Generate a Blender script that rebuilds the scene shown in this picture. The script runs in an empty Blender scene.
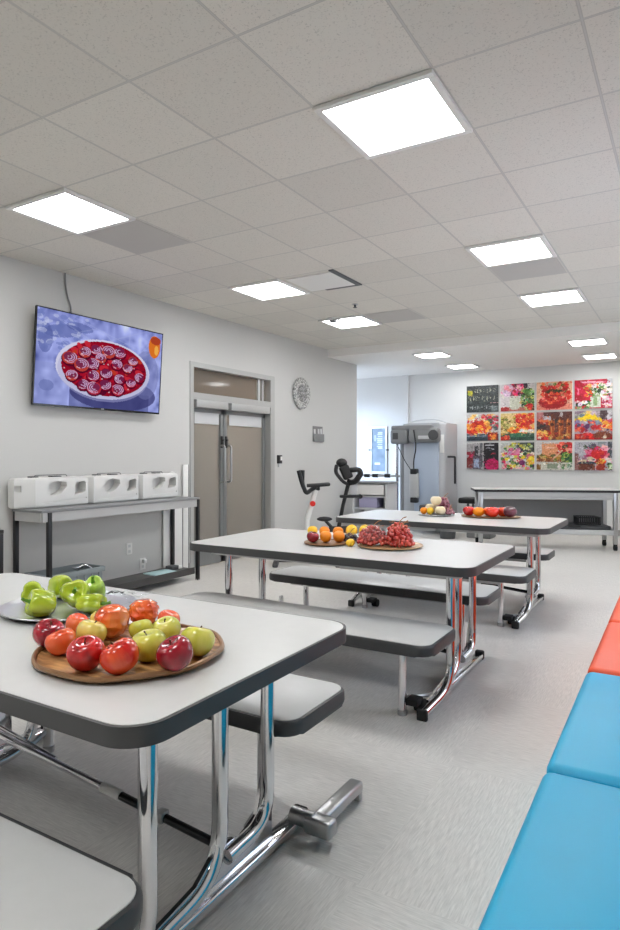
import bpy, bmesh, math, random
import numpy as np
from mathutils import Vector, Matrix, Quaternion
random.seed(7)
PI = math.pi
SC = bpy.context.scene
COL = SC.collection

# ------------------------------------------------------------------ helpers
def lin(c):
    return tuple((x / 12.92 if x <= .04045 else ((x + .055) / 1.055) ** 2.4) for x in [v / 255 for v in c])

def new_mat(name):
    m = bpy.data.materials.new(name); m.use_nodes = True
    n = m.node_tree.nodes; l = m.node_tree.links
    return m, n, l, n['Principled BSDF']

def mat(name, rgb, rough=.5, metal=0., coat=0., var=0., vscale=8., bump=0., bscale=60., spec=None, trans=0., rough_var=0.):
    m, n, l, p = new_mat(name)
    c = lin(rgb)
    p.inputs['Base Color'].default_value = (*c, 1); p.inputs['Roughness'].default_value = rough
    p.inputs['Metallic'].default_value = metal; p.inputs['Coat Weight'].default_value = coat
    p.inputs['Transmission Weight'].default_value = trans
    if spec is not None: p.inputs['Specular IOR Level'].default_value = spec
    if var or bump or rough_var:
        tc = n.new('ShaderNodeTexCoord')
    if var:
        t = n.new('ShaderNodeTexNoise'); t.inputs['Scale'].default_value = vscale; t.inputs['Detail'].default_value = 4
        l.new(tc.outputs['Object'], t.inputs['Vector'])
        r = n.new('ShaderNodeValToRGB'); r.color_ramp.elements[0].position = .3; r.color_ramp.elements[1].position = .7
        r.color_ramp.elements[0].color = (*[x * (1 - var) for x in c], 1); r.color_ramp.elements[1].color = (*[min(1, x * (1 + var)) for x in c], 1)
        l.new(t.outputs['Fac'], r.inputs['Fac']); l.new(r.outputs['Color'], p.inputs['Base Color'])
    if bump:
        t2 = n.new('ShaderNodeTexNoise'); t2.inputs['Scale'].default_value = bscale; t2.inputs['Detail'].default_value = 3
        l.new(tc.outputs['Object'], t2.inputs['Vector'])
        b = n.new('ShaderNodeBump'); b.inputs['Strength'].default_value = bump; b.inputs['Distance'].default_value = .01
        l.new(t2.outputs['Fac'], b.inputs['Height']); l.new(b.outputs['Normal'], p.inputs['Normal'])
    return m

def two_tone(name, a, b, rough=.3, coat=.3, scale=3., lo=.4, hi=.6, stretch=(1, 1, 1), bump=0., bscale=40):
    m, n, l, p = new_mat(name)
    tc = n.new('ShaderNodeTexCoord'); mp = n.new('ShaderNodeMapping'); mp.inputs['Scale'].default_value = stretch
    l.new(tc.outputs['Object'], mp.inputs['Vector'])
    t = n.new('ShaderNodeTexNoise'); t.inputs['Scale'].default_value = scale; t.inputs['Detail'].default_value = 5
    l.new(mp.outputs['Vector'], t.inputs['Vector'])
    r = n.new('ShaderNodeValToRGB'); r.color_ramp.elements[0].position = lo; r.color_ramp.elements[1].position = hi
    r.color_ramp.elements[0].color = (*lin(a), 1); r.color_ramp.elements[1].color = (*lin(b), 1)
    l.new(t.outputs['Fac'], r.inputs['Fac']); l.new(r.outputs['Color'], p.inputs['Base Color'])
    p.inputs['Roughness'].default_value = rough; p.inputs['Coat Weight'].default_value = coat
    if bump:
        t2 = n.new('ShaderNodeTexVoronoi'); t2.inputs['Scale'].default_value = bscale
        l.new(tc.outputs['Object'], t2.inputs['Vector'])
        bb = n.new('ShaderNodeBump'); bb.inputs['Strength'].default_value = bump; bb.inputs['Distance'].default_value = .02
        l.new(t2.outputs['Distance'], bb.inputs['Height']); l.new(bb.outputs['Normal'], p.inputs['Normal'])
    return m

def emit(name, rgb, s):
    m = bpy.data.materials.new(name); m.use_nodes = True
    n = m.node_tree.nodes; l = m.node_tree.links; n.clear()
    o = n.new('ShaderNodeOutputMaterial'); e = n.new('ShaderNodeEmission')
    e.inputs['Color'].default_value = (*lin(rgb), 1); e.inputs['Strength'].default_value = s
    l.new(e.outputs[0], o.inputs[0]); return m

def glassy(name, tint, clear=.8, rough=.03, solid=None):
    """thin glazing: part see-through, part mirror, part solid haze"""
    m = bpy.data.materials.new(name); m.use_nodes = True
    n = m.node_tree.nodes; l = m.node_tree.links
    p = n['Principled BSDF']; o = n['Material Output']
    p.inputs['Base Color'].default_value = (*lin(solid or tint), 1); p.inputs['Roughness'].default_value = rough
    t = n.new('ShaderNodeBsdfTransparent'); t.inputs['Color'].default_value = (*lin(tint), 1)
    x = n.new('ShaderNodeMixShader'); x.inputs['Fac'].default_value = clear
    l.new(p.outputs[0], x.inputs[1]); l.new(t.outputs[0], x.inputs[2]); l.new(x.outputs[0], o.inputs[0])
    return m

def B(): return bmesh.new()

def add_box(b, lo, hi, bev=0., seg=2, M=None):
    lo = Vector(lo); hi = Vector(hi)
    g = bmesh.ops.create_cube(b, size=1.0)['verts']
    s = hi - lo; c = (lo + hi) / 2
    for v in g: v.co = Vector((v.co.x * s.x, v.co.y * s.y, v.co.z * s.z)) + c
    if bev:
        es = list({e for v in g for e in v.link_edges})
        r = bmesh.ops.bevel(b, geom=es, offset=bev, segments=seg, affect='EDGES', profile=.5)
        g = list({v for f in r['faces'] for v in f.verts} | {v for v in g if v.is_valid})
    if M is not None:
        for v in g: v.co = M @ v.co
    return g

def fillet(pts, rad, n=6):
    pts = [Vector(p) for p in pts]; out = [pts[0]]
    for i in range(1, len(pts) - 1):
        a, p, c = pts[i - 1], pts[i], pts[i + 1]
        u = (a - p); w = (c - p); k = min(rad, u.length * .48, w.length * .48)
        s = p + u.normalized() * k; e = p + w.normalized() * k
        for j in range(n + 1):
            t = j / n; out.append(s * (1 - t) ** 2 + p * 2 * t * (1 - t) + e * t * t)
    out.append(pts[-1]); return out

def add_tube(b, pts, r, seg=12, closed=False, caps=True):
    pts = [Vector(p) for p in pts]; n = len(pts); rr = r if isinstance(r, (list, tuple)) else [r] * n
    T = []
    for i in range(n):
        if closed: d = pts[(i + 1) % n] - pts[i - 1]
        else: d = pts[min(i + 1, n - 1)] - pts[max(i - 1, 0)]
        T.append(d.normalized())
    ref = Vector((0, 0, 1)) if abs(T[0].z) < .9 else Vector((1, 0, 0))
    u = (ref - T[0] * ref.dot(T[0])).normalized(); rings = []
    for i in range(n):
        u = (u - T[i] * u.dot(T[i])).normalized(); w = T[i].cross(u)
        rings.append([b.verts.new(pts[i] + (u * math.cos(2 * PI * k / seg) + w * math.sin(2 * PI * k / seg)) * rr[i]) for k in range(seg)])
    for i in range(n if closed else n - 1):
        A, C = rings[i], rings[(i + 1) % n]
        for k in range(seg): b.faces.new((A[k], A[(k + 1) % seg], C[(k + 1) % seg], C[k]))
    if caps and not closed:
        b.faces.new(rings[0][::-1]); b.faces.new(rings[-1])

def add_lathe(b, prof, c=(0, 0, 0), seg=32, M=None, sx=1., sy=1.):
    """profile [(r,z)...] turned about z"""
    c = Vector(c); rings = []
    def P(x, y, z):
        v = Vector((x * sx, y * sy, z)); v = M @ v if M is not None else v
        return b.verts.new(v + c)
    for r, z in prof:
        rings.append([P(0, 0, z)] if r < 1e-6 else [P(r * math.cos(2 * PI * k / seg), r * math.sin(2 * PI * k / seg), z) for k in range(seg)])
    for A, C in zip(rings, rings[1:]):
        for k in range(seg):
            k2 = (k + 1) % seg
            if len(A) == 1 and len(C) == 1: continue
            if len(A) == 1: b.faces.new((A[0], C[k2], C[k]))
            elif len(C) == 1: b.faces.new((A[k], A[k2], C[0]))
            else: b.faces.new((A[k], A[k2], C[k2], C[k]))
    if len(rings[0]) > 1: b.faces.new(rings[0])
    if len(rings[-1]) > 1: b.faces.new(rings[-1][::-1])

def add_prism(b, outline, z0, z1, bev=0., seg=2, M=None):
    lo = [b.verts.new((x, y, z0)) for x, y in outline]; hi = [b.verts.new((x, y, z1)) for x, y in outline]
    n = len(lo); f0 = b.faces.new(lo[::-1]); f1 = b.faces.new(hi)
    for i in range(n): b.faces.new((lo[i], lo[(i + 1) % n], hi[(i + 1) % n], hi[i]))
    g = lo + hi
    if bev:
        es = [e for e in set(f0.edges) | set(f1.edges)]
        r = bmesh.ops.bevel(b, geom=es, offset=bev, segments=seg, affect='EDGES', profile=.5)
        g = list({v for f in r['faces'] for v in f.verts} | {v for v in g if v.is_valid})
    if M is not None:
        for v in g: v.co = M @ v.co
    return g

def rrect(x0, y0, x1, y1, r, n=6):
    o = []
    for cx, cy, a in ((x1 - r, y1 - r, 0), (x0 + r, y1 - r, 90), (x0 + r, y0 + r, 180), (x1 - r, y0 + r, 270)):
        for k in range(n + 1):
            t = math.radians(a + 90 * k / n); o.append((cx + r * math.cos(t), cy + r * math.sin(t)))
    return o

def add_blob(b, c, rx, ry, rz, sub=2, fn=None, M=None):
    g = bmesh.ops.create_icosphere(b, subdivisions=sub, radius=1)['verts']
    for v in g:
        d = v.co.copy(); k = fn(d) if fn else 1
        v.co = Vector((d.x * rx * k, d.y * ry * k, d.z * rz * k))
        if M is not None: v.co = M @ v.co
        v.co += Vector(c)
    return g

def obj(name, b, m=None, parent=None, label=None, cat=None, group=None, kind=None, loc=None, smooth=.7):
    bmesh.ops.recalc_face_normals(b, faces=b.faces[:])
    me = bpy.data.meshes.new(name); b.to_mesh(me); b.free()
    if smooth:
        me.shade_smooth(); me.set_sharp_from_angle(angle=smooth)
    if m is not None: me.materials.append(m)
    o = bpy.data.objects.new(name, me); COL.objects.link(o)
    if parent is not None: o.parent = parent
    if loc is not None: o.location = loc
    tag(o, label, cat, group, kind); return o

def tag(o, label=None, cat=None, group=None, kind=None):
    for k, v in (('label', label), ('category', cat), ('group', group), ('kind', kind)):
        if v: o[k] = v
    return o

def thing(name, label, cat, loc=(0, 0, 0), rz=0., group=None, kind=None):
    o = bpy.data.objects.new(name, None); COL.objects.link(o); o.empty_display_size = .1
    o.location = loc; o.rotation_euler = (0, 0, rz); return tag(o, label, cat, group, kind)

def copy_tree(o, parent=None):
    c = o.copy(); COL.objects.link(c)
    if parent is not None: c.parent = parent
    for ch in list(o.children): copy_tree(ch, c)
    return c

def carve(o, cutters):
    """boolean the cutter solids out of a finished mesh object (cutters are temporary)"""
    tmp = []
    for cb in cutters:
        bmesh.ops.recalc_face_normals(cb, faces=cb.faces[:])
        me = bpy.data.meshes.new('cut'); cb.to_mesh(me); cb.free()
        t = bpy.data.objects.new('cut', me); COL.objects.link(t); tmp.append(t)
        md = o.modifiers.new('cut', 'BOOLEAN'); md.object = t; md.operation = 'DIFFERENCE'; md.solver = 'EXACT'
    par = o.parent; o.parent = None
    bpy.context.view_layer.update()
    dg = bpy.context.evaluated_depsgraph_get()
    me = bpy.data.meshes.new_from_object(o.evaluated_get(dg)); me.name = o.data.name
    o.modifiers.clear(); o.data = me; o.parent = par
    for t in tmp: bpy.data.objects.remove(t)
    me.shade_smooth(); me.set_sharp_from_angle(angle=.5)
    return o

def Rx(a): return Matrix.Rotation(math.radians(a), 4, 'X')
def Ry(a): return Matrix.Rotation(math.radians(a), 4, 'Y')
def Rz(a): return Matrix.Rotation(math.radians(a), 4, 'Z')
def Tr(x, y, z): return Matrix.Translation((x, y, z))

# ------------------------------------------------------------------ materials
CH = 3.06          # tiled ceiling height
XW = -5.03         # face of the long left wall
M = {}
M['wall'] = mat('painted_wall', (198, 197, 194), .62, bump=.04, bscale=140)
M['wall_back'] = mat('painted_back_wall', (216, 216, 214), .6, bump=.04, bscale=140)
M['plaster'] = mat('plaster_ceiling', (236, 234, 230), .75)
M['skirting'] = mat('vinyl_skirting', (150, 148, 146), .5)
M['frame'] = mat('aluminium_frame', (176, 176, 174), .42, .3)
M['frame_dark'] = mat('door_aluminium', (140, 142, 142), .32, .55)
M['door_glass'] = glassy('grey_door_glass', (186, 184, 180), .55, .06, (168, 166, 162))
M['transom_glass'] = glassy('transom_glass', (176, 166, 154), .5, .06, (150, 142, 133))
M['window_glass'] = glassy('window_glass', (250, 252, 255), .92, .02, (220, 225, 230))
M['chrome'] = mat('polished_chrome', (222, 222, 224), .09, 1.)
M['steel'] = mat('brushed_steel', (178, 178, 178), .3, .9)
M['grey_metal'] = mat('painted_grey_metal', (186, 186, 185), .4, .3)
M['laminate'] = mat('white_laminate', (207, 207, 205), .28, var=.015, vscale=20)
M['bumper'] = mat('charcoal_bumper', (66, 66, 67), .45)
M['black'] = mat('black_plastic', (24, 24, 25), .45)
M['black_gloss'] = mat('gloss_black', (14, 14, 16), .2)
M['black_metal'] = mat('black_metal', (30, 30, 31), .4, .2)
M['rubber'] = mat('black_rubber', (20, 20, 20), .7)
M['white_plastic'] = mat('white_plastic', (226, 225, 222), .38)
M['mould'] = mat('moulded_white_plastic', (218, 217, 214), .42)
M['pale_grey'] = mat('pale_grey_plastic', (196, 197, 198), .4)
M['mid_grey'] = mat('mid_grey_plastic', (128, 129, 130), .45)
M['dark_grey'] = mat('dark_grey_plastic', (70, 71, 73), .5)
M['machine'] = mat('machine_grey', (178, 180, 183), .4)
M['machine_panel'] = mat('machine_blue_grey', (176, 188, 204), .35)
M['tote'] = mat('grey_tote_plastic', (128, 137, 139), .5)
M['teal'] = mat('teal_paper', (178, 208, 210), .6)
M['paper'] = mat('white_paper', (232, 232, 228), .7)
M['blue'] = mat('blue_vinyl', (14, 168, 212), .42, var=.03, vscale=5, bump=.03, bscale=200)
M['orange_vinyl'] = mat('orange_vinyl', (232, 74, 18), .42, var=.03, vscale=5, bump=.03, bscale=200)
M['red'] = mat('red_knob_plastic', (214, 44, 34), .35)
M['silver_tray'] = mat('silver_tray', (226, 227, 229), .3, .9, bump=.05, bscale=25)
M['wood_tray'] = two_tone('woven_wood_tray', (120, 82, 44), (206, 160, 104), .45, .25, 9, .35, .65, (1, 6, 1))
M['gold_tray'] = mat('gold_rimmed_tray', (186, 152, 110), .3, .5)
M['tray_brown'] = mat('brown_tray', (140, 104, 70), .35, .3)
M['stem'] = mat('brown_stem', (84, 60, 34), .7)
M['green_stem'] = mat('green_stem', (92, 140, 40), .5)
M['apple_red'] = two_tone('red_apple_skin', (160, 14, 18), (220, 36, 32), .22, .5, 4, .35, .7, (6, 6, 1.2))
M['apple_crimson'] = two_tone('crimson_apple_skin', (112, 8, 24), (176, 18, 40), .2, .5, 4, .3, .7, (6, 6, 1.2))
M['apple_blush'] = two_tone('blushed_apple_skin', (206, 24, 16), (246, 104, 44), .22, .5, 3, .4, .75, (5, 5, 1.2))
M['apple_orange'] = two_tone('orange_apple_skin', (226, 62, 26), (246, 122, 58), .24, .45, 3, .35, .7, (4, 4, 1.2))
M['apple_yellow'] = two_tone('yellow_green_apple_skin', (188, 190, 44), (224, 216, 104), .25, .4, 4, .35, .7, (4, 4, 1.2))
M['apple_pale'] = two_tone('pale_yellow_apple_skin', (216, 190, 66), (236, 214, 116), .25, .4, 4, .35, .7)
M['wrapped_orange'] = two_tone('film_wrapped_orange', (240, 88, 20), (255, 168, 88), .14, .8, 9, .4, .75, bump=.9, bscale=30)
M['orange'] = mat('orange_peel', (250, 146, 22), .38, var=.06, vscale=12, bump=.12, bscale=180)
M['lemon'] = mat('lemon_peel', (248, 200, 50), .38, var=.05, vscale=12, bump=.1, bscale=180)
M['pepper'] = two_tone('green_pepper_skin', (150, 178, 12), (206, 220, 60), .2, .5, 8, .3, .7)
M['pepper_pale'] = two_tone('pale_green_pepper_skin', (150, 190, 60), (190, 218, 100), .22, .5, 8, .3, .7)
M['grape_red'] = two_tone('red_grape_skin', (158, 26, 30), (230, 96, 80), .2, .5, 18, .35, .7)
M['grape_black'] = two_tone('black_grape_skin', (30, 24, 34), (70, 52, 60), .25, .4, 18, .35, .7)
M['grape_purple'] = two_tone('mauve_grape_skin', (120, 50, 70), (196, 140, 150), .25, .4, 18, .35, .7)
M['cream'] = two_tone('cream_fruit_skin', (226, 206, 160), (242, 230, 204), .35, .2, 10, .35, .7)
M['plum'] = two_tone('dark_plum_skin', (46, 18, 34), (104, 32, 48), .28, .4, 6, .35, .7)
M['tomato'] = two_tone('red_tomato_skin', (206, 26, 18), (236, 64, 34), .18, .6, 5, .35, .7)
M['film'] = glassy('clear_film', (252, 253, 253), .97, .08, (240, 242, 242))
M['panel_light'] = emit('lit_diffuser', (253, 254, 255), 17.)
M['panel_low'] = emit('lit_diffuser_low', (253, 254, 255), 19.)
M['lilac'] = mat('lilac_box', (170, 166, 196), .5)

def ceiling_mat():
    m, n, l, p = new_mat('acoustic_tile_ceiling')
    p.inputs['Roughness'].default_value = .85
    tc = n.new('ShaderNodeTexCoord')
    sx = n.new('ShaderNodeSeparateXYZ'); l.new(tc.outputs['Object'], sx.inputs[0])
    def math_(op, a, b=None):
        q = n.new('ShaderNodeMath'); q.operation = op
        for i, v in enumerate((a, b)):
            if v is None: continue
            if isinstance(v, (int, float)): q.inputs[i].default_value = v
            else: l.new(v, q.inputs[i])
        return q.outputs[0]
    gx = math_('ADD', math_('DIVIDE', sx.outputs['X'], .61), 3.5977 + 40)
    gy = math_('ADD', math_('DIVIDE', sx.outputs['Y'], .61), -3.4055 + 40)
    # tile seam: distance to the nearest grid line
    def line(g):
        fr = math_('FRACT', g); d = math_('MINIMUM', fr, math_('SUBTRACT', 1., fr)); return d
    d = math_('MINIMUM', line(gx), line(gy))
    seam = n.new('ShaderNodeMapRange'); seam.inputs['From Min'].default_value = .008; seam.inputs['From Max'].default_value = .013
    l.new(d, seam.inputs['Value'])
    bar = n.new('ShaderNodeMapRange'); bar.inputs['From Min'].default_value = .005; bar.inputs['From Max'].default_value = .008
    l.new(d, bar.inputs['Value'])
    comb = n.new('ShaderNodeCombineXYZ'); l.new(math_('FLOOR', gx), comb.inputs[0]); l.new(math_('FLOOR', gy), comb.inputs[1])
    wn = n.new('ShaderNodeTexWhiteNoise'); wn.noise_dimensions = '2D'; l.new(comb.outputs[0], wn.inputs['Vector'])
    tone = n.new('ShaderNodeMapRange'); tone.inputs['To Min'].default_value = .94; tone.inputs['To Max'].default_value = 1.04
    l.new(wn.outputs['Value'], tone.inputs['Value'])
    sp = n.new('ShaderNodeTexNoise'); sp.inputs['Scale'].default_value = 110; sp.inputs['Detail'].default_value = 3; sp.inputs['Roughness'].default_value = .7
    l.new(tc.outputs['Object'], sp.inputs['Vector'])
    sr = n.new('ShaderNodeValToRGB'); e = sr.color_ramp.elements
    e[0].position = .34; e[0].color = (.7, .7, .7, 1); e[1].position = .42; e[1].color = (1, 1, 1, 1)
    l.new(sp.outputs['Fac'], sr.inputs['Fac'])
    mul = n.new('ShaderNodeMix'); mul.data_type = 'RGBA'; mul.blend_type = 'MULTIPLY'; mul.inputs['Factor'].default_value = 1
    mul.inputs['A'].default_value = (*lin((216, 212, 204)), 1); l.new(sr.outputs['Color'], mul.inputs['B'])
    m2 = n.new('ShaderNodeMix'); m2.data_type = 'RGBA'; m2.blend_type = 'MULTIPLY'; m2.inputs['Factor'].default_value = 1
    l.new(mul.outputs['Result'], m2.inputs['A']); l.new(tone.outputs[0], m2.inputs['B'])
    m3 = n.new('ShaderNodeMix'); m3.data_type = 'RGBA'; l.new(seam.outputs[0], m3.inputs['Factor'])
    m3.inputs['A'].default_value = (*lin((176, 173, 168)), 1); l.new(m2.outputs['Result'], m3.inputs['B'])
    m4 = n.new('ShaderNodeMix'); m4.data_type = 'RGBA'; l.new(bar.outputs[0], m4.inputs['Factor'])
    m4.inputs['A'].default_value = (*lin((196, 194, 190)), 1); l.new(m3.outputs['Result'], m4.inputs['B'])
    l.new(m4.outputs['Result'], p.inputs['Base Color'])
    return m

def floor_mat():
    m, n, l, p = new_mat('grey_streaked_vinyl_floor')
    tc = n.new('ShaderNodeTexCoord'); rot = n.new('ShaderNodeMapping'); rot.inputs['Rotation'].default_value = (0, 0, .0)
    l.new(tc.outputs['Object'], rot.inputs['Vector'])
    ck = n.new('ShaderNodeTexChecker'); ck.inputs['Scale'].default_value = 1.1; l.new(rot.outputs['Vector'], ck.inputs['Vector'])
    outs = []
    for s in ((9, 120, 1), (120, 9, 1)):
        mp = n.new('ShaderNodeMapping'); mp.inputs['Scale'].default_value = s; l.new(rot.outputs['Vector'], mp.inputs['Vector'])
        t = n.new('ShaderNodeTexNoise'); t.inputs['Scale'].default_value = 1.5; t.inputs['Detail'].default_value = 5; t.inputs['Roughness'].default_value = .65
        l.new(mp.outputs['Vector'], t.inputs['Vector']); outs.append(t.outputs['Fac'])
    mx = n.new('ShaderNodeMix'); mx.data_type = 'FLOAT'; l.new(ck.outputs['Fac'], mx.inputs['Factor'])
    l.new(outs[0], mx.inputs['A']); l.new(outs[1], mx.inputs['B'])
    r = n.new('ShaderNodeValToRGB'); e = r.color_ramp.elements
    e[0].position = .3; e[0].color = (*lin((192, 189, 184)), 1); e[1].position = .68; e[1].color = (*lin((226, 223, 218)), 1)
    l.new(mx.outputs['Result'], r.inputs['Fac'])
    big = n.new('ShaderNodeTexNoise'); big.inputs['Scale'].default_value = 1.2; l.new(tc.outputs['Object'], big.inputs['Vector'])
    mr = n.new('ShaderNodeMapRange'); mr.inputs['To Min'].default_value = .9; mr.inputs['To Max'].default_value = 1.08; l.new(big.outputs['Fac'], mr.inputs['Value'])
    mul = n.new('ShaderNodeMix'); mul.data_type = 'RGBA'; mul.blend_type = 'MULTIPLY'; mul.inputs['Factor'].default_value = 1
    l.new(r.outputs['Color'], mul.inputs['A']); l.new(mr.outputs[0], mul.inputs['B'])
    l.new(mul.outputs['Result'], p.inputs['Base Color'])
    rr = n.new('ShaderNodeMapRange'); rr.inputs['To Min'].default_value = .22; rr.inputs['To Max'].default_value = .42
    l.new(mx.outputs['Result'], rr.inputs['Value']); l.new(rr.outputs[0], p.inputs['Roughness'])
    bp = n.new('ShaderNodeBump'); bp.inputs['Strength'].default_value = .08; bp.inputs['Distance'].default_value = .004
    l.new(mx.outputs['Result'], bp.inputs['Height']); l.new(bp.outputs['Normal'], p.inputs['Normal'])
    return m

# ------------------------------------------------------------------ the setting
YB, YS, ZL, XR, YR = 11.9, 9.0, 2.94, .45, -3.0   # back wall, start of the low ceiling, its height, right wall, rear wall
XE = -7.4                                          # end of the alcove at the far left

def struct(name, m, *boxes):
    b = B()
    for lo, hi in boxes: add_box(b, lo, hi)
    return obj(name, b, m, kind='structure', smooth=0)

struct('floor', floor_mat(), ((XE - .4, YR - .2, -.1), (XR + .2, YB + .2, 0)))
struct('ceiling', ceiling_mat(), ((XW - .3, YR - .2, CH), (XR + .2, YS + .02, CH + .1)))
struct('ceiling_low', M['plaster'], ((XE - .2, YS, ZL), (XR + .2, YB + .2, CH + .1)))
DY0, DY1, DZ = 5.70, 7.46, 2.46                    # door opening in the left wall
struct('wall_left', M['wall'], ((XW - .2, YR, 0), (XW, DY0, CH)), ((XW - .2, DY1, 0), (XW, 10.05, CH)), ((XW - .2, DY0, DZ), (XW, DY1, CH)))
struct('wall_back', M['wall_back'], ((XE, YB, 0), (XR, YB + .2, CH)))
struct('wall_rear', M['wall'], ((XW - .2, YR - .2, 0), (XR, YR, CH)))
# right wall with three window openings
WIN = [(3.4, 5.6), (6.6, 8.4)]
wb = []; y = YR
for a, c in WIN:
    wb.append(((XR, y, 0), (XR + .2, a, CH))); wb.append(((XR, a, 0), (XR + .2, c, .95))); wb.append(((XR, a, 2.45), (XR + .2, c, CH))); y = c
wb.append(((XR, y, 0), (XR + .2, YB + .2, CH)))
struct('wall_right', M['wall'], *wb)
# alcove walls
struct('wall_alcove', M['wall_back'], ((XE, 9.85, 0), (-7.2, 10.05, CH)), ((-7.2, 9.85, 0), (-5.5, 10.05, .4)), ((-7.2, 9.85, 2.7), (-5.5, 10.05, CH)), ((-5.5, 9.85, 0), (XW - .2, 10.05, CH)))
struct('wall_alcove_end', M['wall_back'], ((XE - .2, 9.85, 0), (XE, 10.35, CH)), ((XE - .2, 11.75, 0), (XE, YB + .2, CH)), ((XE - .2, 10.35, 0), (XE, 11.75, .5)), ((XE - .2, 10.35, 2.6), (XE, 11.75, CH)))
struct('shade_strip_1', M['wall_back'], ((-4.93, YB - .05, 0), (-4.80, YB, ZL)))  # raised strip standing in for a soft shadow edge on the wall
struct('baseboard_left', M['skirting'], ((XW, YR, 0), (XW + .012, DY0, .1)), ((XW, DY1, 0), (XW + .012, 10.05, .1)))
struct('baseboard_back', M['skirting'], ((XE, YB - .012, 0), (-4.93, YB, .1)), ((-4.80, YB - .012, 0), (XR, YB, .1)))
# room behind the glazed door
struct('floor_corridor', M['pale_grey'], ((-7.3, 5.2, .0), (XW - .2, 8.2, .004)))
struct('wall_corridor', mat('corridor_wall', (184, 178, 170), .7), ((-7.4, 5.1, 0), (-7.3, 8.3, 2.7)), ((-7.4, 5.1, 0), (XW - .2, 5.2, 2.7)), ((-7.4, 8.2, 0), (XW - .2, 8.3, 2.7)))
struct('ceiling_corridor', M['plaster'], ((-7.4, 5.1, 2.7), (XW - .2, 8.3, 2.75)))
t = thing('corridor_fill_light', 'square lit ceiling panel added to brighten the corridor beyond the glass doors', 'ceiling light', (-6.3, 6.9, 2.7))  # lit panel added to brighten what lies behind the door glass
b = B(); add_box(b, (-.28, -.28, -.012), (.28, .28, -.004)); obj('diffuser', b, emit('corridor_fill_diffuser', (255, 238, 214), 80.), t)
b = B(); add_box(b, (-.3, -.3, -.004), (.3, .3, 0)); obj('frame', b, M['white_plastic'], t)

def window(name, loc, rz, w_, z0, z1):
    """window in the local plane x = 0 running 0..w_ along local y; local +x is outdoors"""
    w = thing(name, None, None, loc, rz, kind='structure'); y0, y1 = 0, w_
    b = B()
    for lo, hi in (((0, y0, z0), (.1, y0 + .05, z1)), ((0, y1 - .05, z0), (.1, y1, z1)), ((0, y0 + .05, z0), (.1, y1 - .05, z0 + .05)), ((0, y0 + .05, z1 - .05), (.1, y1 - .05, z1)), ((.02, (y0 + y1) / 2 - .025, z0 + .05), (.08, (y0 + y1) / 2 + .025, z1 - .05))): add_box(b, lo, hi)
    obj('window_frame', b, M['frame'], w, smooth=0)
    b = B(); add_box(b, (.045, y0 + .04, z0 + .04), (.055, y1 - .04, z1 - .04)); obj('window_pane', b, M['window_glass'], w, smooth=0)
    L = bpy.data.lights.new('window_portal', 'AREA'); L.shape = 'RECTANGLE'; L.size = z1 - z0; L.size_y = w_; L.cycles.is_portal = True
    lo = bpy.data.objects.new('window_portal', L); COL.objects.link(lo)
    lo.matrix_world = Matrix.Translation(loc) @ Matrix.Rotation(rz, 4, 'Z') @ Matrix.Translation((.13, w_ / 2, (z0 + z1) / 2)) @ Matrix.Rotation(PI / 2, 4, 'Y')
for i, (a, c) in enumerate(WIN): window('window_%d' % (i + 1), (XR + .05, a, 0), 0, c - a, .95, 2.45)
window('window_3', (XE - .05, 11.75, 0), PI, 1.4, .5, 2.6)
window('window_4', (-7.2, 10.0, 0), -PI / 2, 1.7, .4, 2.7)  # unseen window, added to throw daylight onto the alcove's back wall

# glazed double door
d = thing('door_1', None, None, (XW, 0, 0), kind='structure')
b = B()
add_box(b, (-.16, DY0, 0), (.012, DY0 + .06, DZ)); add_box(b, (-.16, DY1 - .10, 0), (.012, DY1, DZ))
add_box(b, (-.158, DY0 + .06, DZ - .06), (.011, DY1 - .10, DZ)); add_box(b, (-.158, DY0 + .06, 2.02), (.011, DY1 - .10, 2.10))
obj('door_frame', b, M['frame'], d, smooth=0)
b = B(); add_box(b, (-.09, DY0 + .06, 2.10), (-.082, DY1 - .10, DZ - .06)); obj('transom_pane', b, M['transom_glass'], d, smooth=0)
b = B(); add_box(b, (-.095, DY1 - .30, 2.10), (-.06, DY1 - .255, DZ - .06)); add_box(b, (-.095, DY1 - .2, 2.10), (-.06, DY1 - .17, DZ - .06)); obj('transom_bar', b, M['pale_grey'], d, smooth=0)
YM = 6.43
for (y0, y1, hy) in ((DY0 + .065, YM - .004, YM - .045), (YM + .004, DY1 - .105, YM + .045)):
    lf = B()
    for lo, hi in (((-.12, y0, .01), (-.075, y0 + .06, 2.015)), ((-.12, y1 - .06, .01), (-.075, y1, 2.015)), ((-.12, y0, .01), (-.075, y1, .20)), ((-.12, y0, 1.87), (-.075, y1, 2.015))): add_box(lf, lo, hi, .004)
    leaf = obj('door_leaf', lf, M['frame_dark'], d, smooth=0)
    b = B(); add_box(b, (-.10, y0 + .055, .19), (-.094, y1 - .055, 1.88)); obj('glass_pane', b, M['door_glass'], leaf, smooth=0)
    b = B(); yy = hy - .012 if hy < YM else hy + .03
    add_tube(b, fillet([(-.08, yy, 1.02), (-.015, yy, 1.02), (-.015, yy, 1.48), (-.08, yy, 1.48)], .06), .013, 10); obj('door_handle', b, M['steel'], leaf)
    b = B(); add_box(b, (-.075, hy - .02, 1.45), (-.06, hy + .02, 1.6), .004); add_tube(b, [(-.062, hy, 1.55), (-.045, hy, 1.55)], .014, 12); obj('lock', b, M['black_metal'], leaf)
    b = B(); add_box(b, (-.075, y0 + .04, 1.93), (.022, y1 - .02, 2.02), .006); obj('door_closer', b, M['frame'], leaf)
    b = B(); add_box(b, (-.074, y0 + .1, 1.74), (-.070, y1 - .1, 1.88), .001); obj('notice_strip', b, M['pale_grey'], leaf, smooth=0)

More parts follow.
